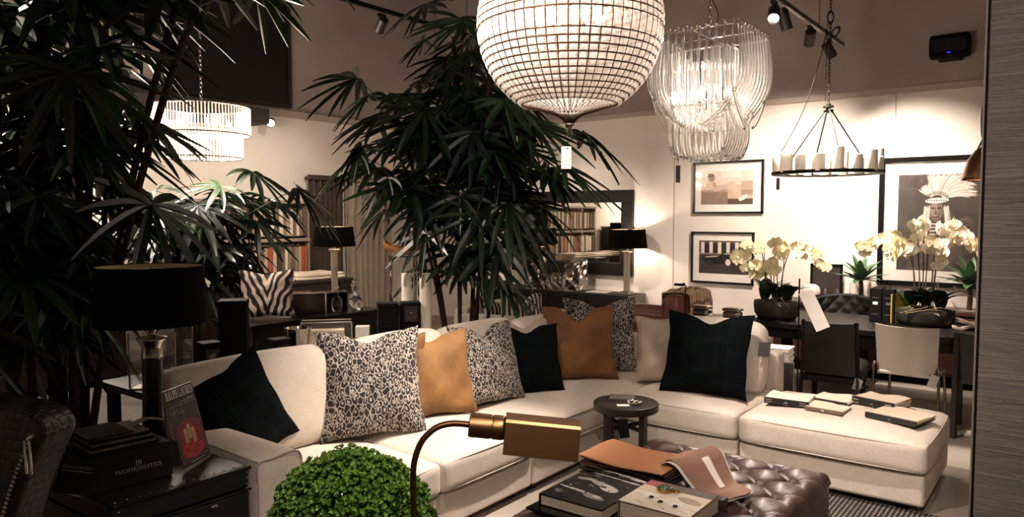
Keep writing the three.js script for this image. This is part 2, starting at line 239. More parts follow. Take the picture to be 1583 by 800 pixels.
{ // unit with the arm, along the curtain side
  const s = thing('sofa_unit', 'cream linen sofa unit with the broad square arm beside the black trunk', 'sofa', [0, 0, 0], 0, 'units of the cream sectional sofa');
  part(s, 'base', [block(BX, FX, 0.05, 0.245, -3.615, -1.95, 0.02), block(BX, -3.3, 0.05, 0.6, -1.95, -1.745, 0.02)], M.linen);
  const arm = part(s, 'arm', move(softBox(0.66, 0.64, 0.225, 0.022, { n: 12, crown: 0.012 }), -2.97, 0.05, -1.845), M.linen);
  part(arm, 'piping', [tube([[-2.645, 0.06, -1.742], [-2.643, 0.55, -1.742], [-2.648, 0.686, -1.748], [-2.645, 0.692, -1.80], [-2.645, 0.69, -1.94], [-2.643, 0.55, -1.95], [-2.643, 0.25, -1.95]], 0.0045, 60, 5), tube([[-2.65, 0.688, -1.745], [-2.97, 0.697, -1.742], [-3.28, 0.688, -1.745]], 0.0045, 20, 5)], M.linen);
  part(s, 'back', [block(BX, BX + 0.15, 0.245, 0.72, -3.615, -1.745, 0.03)], M.linen);
  for (const z of [-1.86, -3.5]) for (const x of [BX + 0.1, FX - 0.1]) part(s, 'foot', block(x - 0.03, x + 0.03, 0, 0.052, z - 0.03, z + 0.03, 0.003), M.woodBlack, 'low black foot');
  seatCushion(s, BX + 0.16, FX + 0.03, -2.79, -1.96, 0.245, 3); seatCushion(s, BX + 0.16, FX + 0.03, -3.615, -2.79, 0.245, 7);
  backCushion(s, 1.04, 0.53, 0.21, [-3.38, 0.43, -2.265], Math.PI / 2, rad(7), 5); backCushion(s, 0.82, 0.52, 0.21, [-3.36, 0.43, -3.2], Math.PI / 2, rad(7), 9);
}
{ const s = thing('sofa_unit', 'cream linen corner unit of the sofa under the rust velvet cushion', 'sofa', [0, 0, 0], 0, 'units of the cream sectional sofa');
  part(s, 'base', [block(BX, FX, 0.05, 0.245, BZ, -3.625, 0.02)], M.linen);
  part(s, 'back', [block(BX, BX + 0.15, 0.245, 0.72, BZ, -3.625, 0.03), block(BX + 0.14, FX, 0.245, 0.72, BZ, BZ + 0.15, 0.03)], M.linen);
  for (const z of [-3.7, BZ + 0.1]) for (const x of [BX + 0.1, FX - 0.08]) part(s, 'foot', block(x - 0.03, x + 0.03, 0, 0.052, z - 0.03, z + 0.03, 0.003), M.woodBlack, 'low black foot');
  seatCushion(s, BX + 0.16, FX + 0.03, BZ + 0.16, -3.625, 0.245, 13);
  backCushion(s, 0.78, 0.5, 0.2, [-3.36, 0.43, -4.02], Math.PI / 2, rad(8), 15); backCushion(s, 0.72, 0.46, 0.2, [-3.38, 0.43, -4.8], Math.PI / 2, rad(8), 17);
}
{ const s = thing('sofa_unit', 'cream linen armless sofa unit holding the nearly black square cushion', 'sofa', [0, 0, 0], 0, 'units of the cream sectional sofa');
  part(s, 'base', [block(FX + 0.005, -1.735, 0.05, 0.245, BZ, FZ - 0.02, 0.02)], M.linen);
  part(s, 'back', [block(FX + 0.005, -1.735, 0.245, 0.70, BZ, BZ + 0.15, 0.03)], M.linen);
  for (const z of [FZ - 0.12, BZ + 0.1]) for (const x of [FX + 0.1, -1.83]) part(s, 'foot', block(x - 0.03, x + 0.03, 0, 0.052, z - 0.03, z + 0.03, 0.003), M.woodBlack, 'low black foot');
  seatCushion(s, FX + 0.036, -1.73, BZ + 0.16, FZ + 0.01, 0.245, 23);
  backCushion(s, 0.68, 0.5, 0.2, [-2.10, 0.43, -5.20], 0, rad(8), 25);
}
{ const s = thing('sofa_chaise', 'cream linen chaise unit without a back, strewn with fabric books', 'sofa', [0, 0, 0], 0, 'units of the cream sectional sofa');
  part(s, 'base', [block(-1.725, -0.655, 0.05, 0.245, BZ + 0.05, FZ - 0.02, 0.025)], M.linen);
  for (const z of [FZ - 0.12, BZ + 0.15]) for (const x of [-1.6, -0.78]) part(s, 'foot', block(x - 0.03, x + 0.03, 0, 0.052, z - 0.03, z + 0.03, 0.003), M.woodBlack, 'low black foot');
  seatCushion(s, -1.725, -0.64, BZ + 0.1, FZ + 0.015, 0.245, 33);
}
function cushion(label, mat, w, h, t, [x, y, z], yaw, lean, o = {}, name = 'throw_cushion') {
  const m = single(name, label, 'cushion', pillow(w, h, t, o), mat, [x, y, z], 0, 'cushions on the sofa'); m.rotation.order = 'YXZ'; m.rotation.set(-rad(lean), rad(yaw), rad(o.roll ?? 0)); return m;
}
const SEAT = 0.452;
const tc0 = cushion('dark green tartan cushion leaning in the sofa corner by the arm', M.tartan, 0.52, 0.52, 0.17, [-3.22, SEAT + 0.03, -2.15], 92, 16, { seed: 2, chop: 0.0, roll: 20 });
{ const t = part(tc0, 'swing_tag', [box(0.115, 0.035, 0.002, 0, 0, 0, 0), rod([0.05, 0.01, 0], [0.03, 0.09, 0.01], 0.001)], M.blackMatte, 'black swing tag'); t.position.set(-0.14, 0.13, 0.085); t.rotation.z = rad(18); }
cushion('large black and grey leopard cushion nearest the sofa arm', M.leopard, 0.61, 0.62, 0.17, [-3.12, SEAT, -2.80], 61, 16, { seed: 4, chop: 0.04 });
cushion('mustard gold velvet cushion between two leopard cushions', M.mustard, 0.55, 0.55, 0.17, [-3.13, SEAT, -3.33], 66, 18, { seed: 6, chop: 0.04 });
cushion('rust velvet cushion peeking up between leopard and mustard cushions', M.rust, 0.48, 0.50, 0.12, [-3.27, SEAT + 0.03, -3.09], 66, 10, { seed: 22, chop: 0.02 });
cushion('leopard cushion between the mustard and dark green cushions', M.leopard, 0.55, 0.56, 0.16, [-3.06, SEAT, -3.80], 78, 18, { seed: 8, chop: 0.05 });
cushion('dark green tartan cushion between leopard and rust cushions', M.tartan, 0.50, 0.50, 0.16, [-3.02, SEAT, -4.18], 58, 18, { seed: 10, chop: 0.03 });
cushion('rust brown velvet cushion with a deep dent in its top', M.rust, 0.58, 0.58, 0.17, [-2.97, SEAT, -4.74], 48, 12, { seed: 12, chop: 0.075 });
cushion('leopard cushion standing behind the rust velvet cushion', M.leopard, 0.60, 0.60, 0.15, [-3.03, SEAT, -5.12], 40, 10, { seed: 14, chop: 0.05 });
cushion('nearly black tartan cushion alone on the right sofa unit', M.tartan, 0.62, 0.60, 0.17, [-2.06, SEAT, -4.84], 6, 20, { seed: 16, chop: 0.045 });
cushion('shiny beige satin cushion beside the nearly black cushion', M.satin, 0.50, 0.50, 0.16, [-2.42, SEAT, -5.08], 28, 10, { seed: 18, chop: 0.0 });
cushion('crumpled tan satin cushion behind the dark green tartan one', M.satin, 0.52, 0.50, 0.16, [-3.24, SEAT, -4.42], 64, 10, { seed: 20, chop: 0.05 });

// ---------- tufted ottoman ----------
{
  const cx = -1.465, cz = -3.17, W = 0.99, D = 1.52, h0 = 0.14, H = 0.40;
  const o = thing('tufted_ottoman', 'large brown leather ottoman with deep diamond button tufting', 'ottoman', [cx, 0, cz]);
  const nx = 90, nz = 132, P = [], I = [], UV = [], cw = W / 4, cd = D / 6;
  const edgeDist = (x, z) => Math.min(W / 2 - Math.abs(x), D / 2 - Math.abs(z));
  for (let j = 0; j <= nz; j++) for (let i = 0; i <= nx; i++) {
    let x = (i / nx - 0.5) * W, z = (j / nz - 0.5) * D; const u = x / cw, v = z / cd;
    const a = (u + v) + 0.5, b = (u - v) + 0.5, fa = Math.abs(a - Math.round(a)), fb = Math.abs(b - Math.round(b)), e = Math.min(fa, fb), m = Math.max(fa, fb);
    const ed = edgeDist(x, z), inner = Math.min(1, Math.max(0, (ed - 0.02) / 0.12));
    const puff = Math.pow(Math.min(1, e / 0.5), 0.42) * 0.8 + 0.2 * Math.pow(m * 2, 0.8), btn = Math.hypot(fa, fb);
    let y = H + 0.060 * (puff - 0.62) * (0.16 + 0.84 * inner) - 0.046 * Math.exp(-(btn * btn) / 0.016) * inner + 0.010;
    y += 0.0035 * Math.sin(Math.atan2(fb * Math.sign(b - Math.round(b)), fa * Math.sign(a - Math.round(a))) * 11) * Math.exp(-((btn - 0.17) ** 2) / 0.009) * inner;
    const r = 0.07; let k = 1; if (ed < r) { const q = (r - ed) / r; y -= r * (1 - Math.sqrt(Math.max(0, 1 - q * q))); }
    P.push(x, y, z); UV.push(x, z);
  }
  for (let j = 0; j < nz; j++) for (let i = 0; i < nx; i++) { const a = j * (nx + 1) + i, b = a + 1, c = a + nx + 1, d = c + 1; I.push(a, c, b, b, c, d); }
  const g = new THREE.BufferGeometry(); g.setAttribute('position', new THREE.Float32BufferAttribute(P, 3)); g.setAttribute('uv', new THREE.Float32BufferAttribute(UV, 2)); g.setIndex(I); g.computeVertexNormals();
  part(o, 'tufted_top', g, M.leatherBrown);
  part(o, 'side', [move(softBox(W, 0.17, D, 0.03, { n: 14, belly: 0.006 }), 0, 0.185, 0), move(softBox(W - 0.004, 0.08, D - 0.004, 0.012, { n: 12 }), 0, h0 - 0.02, 0)], M.leatherBrown);
  part(o, 'welt', tube([[-W / 2 - 0.003, 0.203, -D / 2], [W / 2, 0.203, -D / 2 - 0.003], [W / 2 + 0.003, 0.203, D / 2], [-W / 2, 0.203, D / 2 + 0.003]], 0.005, 80, 5, true, true), M.leatherBrown);
  for (let j = -4; j <= 4; j++) for (let i = -4; i <= 4; i++) { const a = i - 0.5, b = j - 0.5, u = (Math.round(i) + Math.round(j) - 1) / 2, v = (i - j) / 2, x = u * cw, z = v * cd; if (Math.abs(x) > W / 2 - 0.07 || Math.abs(z) > D / 2 - 0.07) continue; const bt = part(o, 'button', new THREE.SphereGeometry(0.011, 8, 5).scale(1, 0.55, 1), M.leatherBrown); bt.position.set(x, H - 0.063, z); }
  for (const sx of [-1, 1]) for (const sz of [-1, 1]) part(o, 'leg', move(new THREE.CylinderGeometry(0.028, 0.018, 0.13, 4), sx * (W / 2 - 0.05), 0.065 + 0.011, sz * (D / 2 - 0.05), Math.PI / 4), M.woodBlack, 'black tapered leg');
}

// ---------- chandeliers, track and spots ----------
function chain(y0, y1, len = 0.034, r = 0.0028, w = 0.0085) {
  const n = Math.round((y1 - y0) / (len * 0.78)), st = (y1 - y0) / n, L = [];
  for (let i = 0; i < n; i++) { const g = new THREE.TorusGeometry(w, r, 4, 8).scale(1, len / (2 * w), 1); if (i % 2) g.rotateY(Math.PI / 2); L.push(g.translate(0, y0 + (i + 0.5) * st, 0)); }
  return merge(L);
}
function pointLamp(x, y, z, hex, k, radius = 1) { const l = new THREE.PointLight(hex, k); l.position.set(x, y, z); l.castShadow = true; l.shadow.radius = radius; scene.add(l); return l; }
function spotLamp(p, t, hex, k, angle, pen = 0.5, radius = 1.5) { const l = new THREE.SpotLight(hex, k, 0, angle, pen); l.position.set(...p); l.target.position.set(...t); l.castShadow = true; l.shadow.radius = radius; scene.add(l); scene.add(l.target); return l; }
M.bulb = glow(0xffe6c2, 10);
M.lens = glow(0xfff0dc, 30);
M.crystal = phys({ color: 0xf3f0ec, transmission: 0.62, thickness: 0, roughness: 0.3, ior: 1.5, side: THREE.DoubleSide });
{ // crystal globe
  const C = [-1.84, 2.545, -2.82], R = 0.405, N = 56;
  const o = thing('globe_chandelier', 'large crystal globe chandelier with a bronze wire grid', 'chandelier', C);
  const rows = [];                                            // [lat0, lat1]
  for (let i = 0; i < 10; i++) rows.push([-59 + i * 4.5, -59 + (i + 1) * 4.5]);
  rows.push([-14, -2.5]); for (let i = 0; i < 13; i++) rows.push([-2.5 + i * 4.6, 2.1 + i * 4.6]);
  const gem = (w, h, d) => { const g = new THREE.BufferGeometry(), a = w / 2, b = h / 2, s = 0.5, v = [[-a, -b, 0], [a, -b, 0], [a, b, 0], [-a, b, 0], [-a * s, -b * s, d], [a * s, -b * s, d], [a * s, b * s, d], [-a * s, b * s, d], [-a * s, -b * s, -d], [a * s, -b * s, -d], [a * s, b * s, -d], [-a * s, b * s, -d]]; const q = [[4, 5, 6, 7], [0, 1, 5, 4], [1, 2, 6, 5], [2, 3, 7, 6], [3, 0, 4, 7], [9, 8, 11, 10], [1, 0, 8, 9], [2, 1, 9, 10], [3, 2, 10, 11], [0, 3, 11, 8]], P = []; for (const [i, j, k, l] of q) P.push(...v[i], ...v[j], ...v[k], ...v[i], ...v[k], ...v[l]); g.setAttribute('position', new THREE.Float32BufferAttribute(P, 3)); g.computeVertexNormals(); return g; };
  const cam = V(0 - C[0], 1.7 - C[1], 0 - C[2]).normalize(), rest = [], list = [];
  rows.forEach(([a, b], ri) => {
    const lat = rad((a + b) / 2), w = 2 * Math.PI * R * Math.cos(lat) / N * 0.86, h = rad(b - a) * R * 0.86, g = gem(w, h, 0.009);
    for (let k = 0; k < N; k++) { const lon = (k + 0.5) / N * 2 * Math.PI, n = V(Math.cos(lat) * Math.sin(lon), Math.sin(lat), Math.cos(lat) * Math.cos(lon)); list.push({ g, n, lat, lon, f: n.dot(cam) * (ri < 12 ? 1 : -1) * w * h + (ri < 12 ? 0 : -1) }); }
  });
  list.sort((p, q) => q.f - p.f);
  list.forEach(({ g, n, lat, lon }, i) => {
    if (i < 300) { const m = part(o, 'crystal', g, M.crystal); m.position.copy(n).multiplyScalar(R); m.rotation.order = 'YXZ'; m.rotation.set(-lat, lon, 0); }
    else { const c = g.clone(); rest.push(move(c, n.x * R, n.y * R, n.z * R, lon, -lat)); }
  });
  part(o, 'far_crystals', rest, M.crystal).userData.kind = 'stuff';
  const lats = [...new Set(rows.flat().map((v) => Math.round(v * 10) / 10))], rings = lats.map((l) => new THREE.TorusGeometry(R * Math.cos(rad(l)) + 0.003, 0.0032, 4, 112).rotateX(Math.PI / 2).translate(0, R * Math.sin(rad(l)), 0));
  part(o, 'ring_wires', rings, M.bronze);
  const mer = []; for (let k = 0; k < N; k++) { const lon = k / N * 2 * Math.PI, pts = []; for (let l = -59; l <= 59; l += 6.55) pts.push([R * Math.cos(rad(l)) * Math.sin(lon), R * Math.sin(rad(l)), R * Math.cos(rad(l)) * Math.cos(lon)]); mer.push(tube(pts.map(([a, b, c]) => [a * 1.008, b * 1.008, c * 1.008]), 0.0026, 20, 4)); }
  part(o, 'rib_wires', mer, M.bronze);
  // lower funnel of thin spokes
  const r0 = R * Math.cos(rad(59)), y0 = -R * Math.sin(rad(59)), sp = []; const beads = [];
  for (let k = 0; k < N; k++) { const a = k / N * 2 * Math.PI, c = Math.cos(a), s = Math.sin(a); sp.push(tube([[r0 * s, y0, r0 * c], [r0 * 0.6 * s, y0 - 0.025, r0 * 0.6 * c], [0.045 * s, y0 - 0.055, 0.045 * c], [0.018 * s, y0 - 0.085, 0.018 * c]], 0.0016, 8, 4)); for (let j = 1; j < 9; j++) { const t = j / 9; beads.push(new THREE.OctahedronGeometry(0.0042).translate((r0 * (1 - t) + 0.05 * t) * s, y0 - 0.022 * t * 2 + 0.008 * t, (r0 * (1 - t) + 0.05 * t) * c)); } }
  part(o, 'spokes', sp, M.bronze); part(o, 'glass_beads', beads, M.crystal).userData.kind = 'stuff';
  part(o, 'finial', lathe([[0.002, y0 - 0.135], [0.013, y0 - 0.13], [0.011, y0 - 0.105], [0.02, y0 - 0.095], [0.024, y0 - 0.085], [0.014, y0 - 0.078], [0.002, y0 - 0.078]], 16), M.nickel);
  part(o, 'hanging_cord', tube([[0.0, y0 - 0.13, 0], [-0.01, y0 - 0.16, 0.004], [-0.008, y0 - 0.19, 0.01]], 0.0016, 8, 4), M.blackMatte);
  const t = part(o, 'price_tag', box(0.045, 0.10, 0.0015, 0, -0.05, 0, 0), std({ roughness: 0.8, map: canvasTex(64, 128, (x, w, h) => { x.fillStyle = '#d8cfc6'; x.fillRect(0, 0, w, h); x.fillStyle = '#1a1614'; x.beginPath(); x.arc(40, 12, 5, 0, 7); x.fill(); x.fillStyle = '#8a8078'; for (let i = 0; i < 8; i++) x.fillRect(8, 36 + i * 10, 20 + (i * 17) % 26, 2); }) }), 'white swing tag with small print'); { const g = t.geometry, p = g.attributes.position, uv = g.attributes.uv; for (let i = 0; i < p.count; i++) uv.setXY(i, p.getX(i) / 0.045 + 0.5, p.getY(i) / 0.10 + 1); } t.position.set(-0.008, y0 - 0.185, 0.012); t.rotation.y = rad(38);
  // inner frame with candle bulbs, chain to the ceiling
  part(o, 'inner_frame', [rod([0, -0.1, 0], [0, R + 0.02, 0], 0.008), ...[0, 1, 2, 3, 4, 5].map((k) => tube([[0, -0.08, 0], [0.07 * Math.sin(k * 1.047), -0.12, 0.07 * Math.cos(k * 1.047)], [0.13 * Math.sin(k * 1.047), -0.06, 0.13 * Math.cos(k * 1.047)]], 0.004, 10, 5)), ...[0, 1, 2, 3, 4, 5].map((k) => cyl(0.01, 0.05, 0.13 * Math.sin(k * 1.047), -0.06, 0.13 * Math.cos(k * 1.047), 8))], M.bronze);
  for (let k = 0; k < 6; k++) { const x = 0.13 * Math.sin(k * 1.047), z = 0.13 * Math.cos(k * 1.047), b = part(o, 'bulb', new THREE.SphereGeometry(0.018, 10, 8).scale(1, 1.7, 1), M.bulb); b.position.set(x, 0.025, z); pointLamp(C[0] + x, C[1] + 0.025, C[2] + z, WARM, 0.22, 1); }
  part(o, 'canopy_cap', lathe([[0.0, R * 0.855], [R * 0.51, R * 0.855], [R * 0.3, R * 0.93], [0.05, R * 0.98], [0.02, R * 1.06], [0, R * 1.06]], 28), M.bronze);
  part(o, 'chain', chain(R * 1.05, TOP - C[1], 0.05, 0.004, 0.013), M.bronze);
}
{ // curved glass rod chandelier
  const S = 0.30, C = [-2.05, 2.90, -4.88], o = thing('glass_rod_chandelier', 'square chandelier of curved clear glass rods on a chrome frame', 'chandelier', C);
  const rodMat = phys({ color: 0xfbf9f6, transmission: 0.94, thickness: 0.012, roughness: 0.04, ior: 1.5 });
  const prof = [[0, 0.01], [0.012, -0.1], [0.022, -0.22], [0.008, -0.34], [-0.05, -0.45], [-0.13, -0.54], [-0.20, -0.595], [-0.235, -0.61]];
  const profIn = [[0, 0], [0.012, -0.10], [0.016, -0.2], [0.0, -0.28], [-0.04, -0.335], [-0.085, -0.345]];
  const mk = (pf, r) => merge([tube(pf.map(([a, b]) => [0, b, a]), r, 18, 7), ball(r * 1.02, 0, pf[0][1], pf[0][0], 7, 5), ball(r * 1.02, 0, pf.at(-1)[1], pf.at(-1)[0], 7, 5)]);
  const gOut = mk(prof, 0.0105), gIn = mk(profIn, 0.0125), gMid = mk([[0, 0], [0, -0.16], [0, -0.34]], 0.0075);
  for (let s = 0; s < 4; s++) {
    const place = (g, half, n, y, name) => { for (let i = 0; i < n; i++) { const u = n === 1 ? 0 : (i / (n - 1) * 2 - 1) * half * 0.93, m = part(o, name, g, rodMat), a = s * Math.PI / 2; m.position.set(Math.sin(a) * half + Math.cos(a) * u, y, Math.cos(a) * half - Math.sin(a) * u); m.rotation.y = a; } };
    place(gOut, S, 11, 0, 'glass_rod'); place(gIn, 0.19, 9, -0.46, 'lower_glass_rod'); place(gMid, 0.20, 9, -0.10, 'inner_glass_rod');
    const a = s * Math.PI / 2, pins = []; for (let i = 0; i < 10; i++) { const u = (i / 9 * 2 - 1) * S * 0.93; pins.push(cyl(0.004, 0.03, Math.sin(a) * S + Math.cos(a) * u, 0, Math.cos(a) * S - Math.sin(a) * u, 6), ball(0.0075, Math.sin(a) * S + Math.cos(a) * u, 0.034, Math.cos(a) * S - Math.sin(a) * u, 8, 6)); }
    part(o, 'pins', pins, M.chrome);
  }
  const fr = (h, y) => [[-h, -h, h, -h], [h, -h, h, h], [h, h, -h, h], [-h, h, -h, -h]].map(([a, b, c, d]) => bar([a, y, b], [c, y, d], 0.006, 0.006));
  part(o, 'frame', [...fr(S, 0.005), ...fr(0.20, -0.10), ...fr(0.19, -0.46), bar([-S, 0.005, 0], [S, 0.005, 0], 0.006, 0.006), bar([0, 0.005, -S], [0, 0.005, S], 0.006, 0.006), rod([0, -0.47, 0], [0, 0.06, 0], 0.008), ...[[-1, -1], [1, -1], [1, 1], [-1, 1]].flatMap(([a, b]) => [rod([a * 0.2, 0.005, b * 0.2], [a * 0.2, -0.1, b * 0.2], 0.004), rod([a * 0.195, -0.1, b * 0.195], [a * 0.19, -0.46, b * 0.19], 0.004), rod([0, -0.40, 0], [a * 0.19, -0.46, b * 0.19], 0.004)])], M.chrome);
  for (const [x, z, y] of [[0.09, 0.09, -0.36], [-0.09, 0.09, -0.36], [0.09, -0.09, -0.36], [-0.09, -0.09, -0.36], [0, 0.11, -0.2]]) { const b = part(o, 'bulb', new THREE.SphereGeometry(0.014, 10, 8).scale(1, 1.8, 1), M.bulb); b.position.set(x, y, z); pointLamp(C[0] + x, C[1] + y, C[2] + z, WARM, 1.6, 1); part(o, 'bulb_holder', rod([0, -0.42, 0], [x, y - 0.022, z], 0.004), M.chrome); }
  part(o, 'chain', chain(0.06, TOP - C[1], 0.04, 0.003, 0.010), M.chrome);
  part(o, 'flex', tube([[0.01, 0.03, 0.0], [0.05, 0.10, 0.01], [0.06, 0.16, 0.0], [0.015, 0.25, 0], [0.015, 2.4, 0]], 0.004, 40, 5), M.blackMatte);
  const tg = part(o, 'price_tag', [box(0.03, 0.115, 0.004, 0, -0.13, 0, 0.001), rod([-0.01, -0.075, 0], [0.008, 0.02, 0], 0.0012), rod([0.006, -0.075, 0], [-0.012, 0.02, 0], 0.0012)], M.greyCard, 'dark hanging swing tag'); tg.position.set(-0.135, -0.785, 0.19); tg.rotation.y = rad(30);
}
{ // ring of candles
  const C = [-1.74, 2.065, -6.65], R = 0.405, o = thing('ring_chandelier', 'black iron ring chandelier carrying white pillar candles', 'chandelier', C);
  part(o, 'ring', lathe([[R - 0.05, -0.012], [R + 0.038, -0.012], [R + 0.042, 0.012], [R + 0.034, 0.012], [R + 0.030, 0.0], [R - 0.05, 0.0], [R - 0.05, -0.012]], 72), M.iron);
  const Rr = rng(5); for (let k = 0; k < 17; k++) { const a = k / 17 * 2 * Math.PI + 0.1, h = [0.14, 0.19, 0.13, 0.17, 0.12, 0.20, 0.135, 0.13, 0.21, 0.14, 0.18, 0.12, 0.15, 0.19, 0.13, 0.16, 0.14][k], r = k % 3 ? 0.042 : 0.05; const m = part(o, 'candle', [lathe([[0, 0], [r, 0], [r, h - 0.006], [r - 0.006, h], [r - 0.012, h - 0.004], [0, h - 0.007]], 18)], M.wax); m.position.set(R * Math.sin(a) * 0.985, 0.001, R * Math.cos(a) * 0.985); }
  for (let k = 0; k < 4; k++) { const a = k * Math.PI / 2 + 0.6; part(o, 'arm_rod', [rod([0.025 * Math.sin(a), 0.53, 0.025 * Math.cos(a)], [(R - 0.035) * Math.sin(a), 0.01, (R - 0.035) * Math.cos(a)], 0.006), ball(0.014, (R - 0.035) * Math.sin(a), 0.012, (R - 0.035) * Math.cos(a)), ball(0.013, 0.03 * Math.sin(a), 0.525, 0.03 * Math.cos(a))], M.iron); }
  part(o, 'hub', [cyl(0.042, 0.014, 0, 0.55, 0, 16), cyl(0.018, 0.05, 0, 0.505, 0, 12), cyl(0.02, 0.02, 0, 0.562, 0, 12)], M.iron);
  part(o, 'chain', chain(0.58, 1.24, 0.034, 0.0028, 0.0085), M.iron); part(o, 'upper_chain', chain(1.36, TOP - C[1], 0.034, 0.0028, 0.0085), M.iron);
  part(o, 'hook', move(new THREE.TorusGeometry(0.028, 0.007, 6, 18).scale(0.9, 1.7, 1), 0, 1.30, 0, rad(40)), M.iron); part(o, 'snap_ring', [move(new THREE.TorusGeometry(0.05, 0.012, 6, 18).scale(0.5, 1, 1), 0.04, 1.17, 0, rad(40), 0, rad(-35))], M.iron);
  part(o, 'flex', [tube([[-0.02, 1.2, 0.03], [-0.05, 1.0, 0.06], [-0.16, 0.55, 0.12], [-0.28, 0.28, 0.16], [-0.36, 0.13, 0.18]], 0.0035, 30, 5), rod([-0.022, 0.6, 0.02], [-0.018, 1.25, 0.02], 0.003)], M.blackMatte);
  part(o, 'price_tag', [move(box(0.028, 0.10, 0.003, 0, -0.07, 0, 0.001), -0.33, -0.02, 0.24, rad(30))], M.greyCard, 'dark swing tag under the ring');
}
{ // glass drum chandeliers
  const drum = (C, R, label) => { const o = thing('drum_chandelier', label, 'chandelier', C, 0, 'tiered glass drum chandeliers');
    const rods = (r, y0, y1, n) => { const L = []; for (let k = 0; k < n; k++) { const a = k / n * 2 * Math.PI; L.push(cyl(0.0065, y1 - y0, r * Math.sin(a), y0, r * Math.cos(a), 6)); } return L; };
    const rm = phys({ color: 0xfffaf2, transmission: 0.72, thickness: 0, roughness: 0.25, ior: 1.5, side: THREE.DoubleSide });
    part(o, 'upper_rods', rods(R, 0.0, 0.24, 90), rm).userData.kind = 'stuff'; part(o, 'lower_rods', rods(R * 0.83, -0.20, 0.04, 76), rm).userData.kind = 'stuff';
    part(o, 'rings', [R, R * 0.83].flatMap((r, i) => [0, 1].map((j) => new THREE.TorusGeometry(r, 0.007, 5, 60).rotateX(Math.PI / 2).translate(0, i ? (j ? 0.04 : -0.2) : (j ? 0.24 : 0.0), 0))), M.chrome);
    part(o, 'spider', [...[0, 1, 2].map((k) => rod([R * Math.sin(k * 2.09), 0.24, R * Math.cos(k * 2.09)], [0, 0.30, 0], 0.005)), rod([0, -0.14, 0], [0, 0.32, 0], 0.007)], M.chrome);
    for (const [y, r, n] of [[0.10, R * 0.55, 5], [-0.10, R * 0.45, 5]]) for (let k = 0; k < n; k++) { const a = k / n * 2 * Math.PI, b = part(o, 'bulb', new THREE.SphereGeometry(0.016, 8, 6).scale(1, 1.6, 1), M.bulb); b.position.set(r * Math.sin(a), y, r * Math.cos(a)); if (k % 2 === 0) pointLamp(C[0] + r * Math.sin(a), C[1] + y, C[2] + r * Math.cos(a), WARM, 2.0, 1); }
    part(o, 'chain', chain(0.3, TOP - C[1], 0.05, 0.004, 0.012), M.chrome); return o; };
  drum([-6.14, 2.41, -3.55], 0.40, 'glowing two-tier glass drum chandelier beyond the left palm'); drum([-7.6, 2.42, -2.72], 0.34, 'far glowing glass drum chandelier at the left edge behind fronds');
}
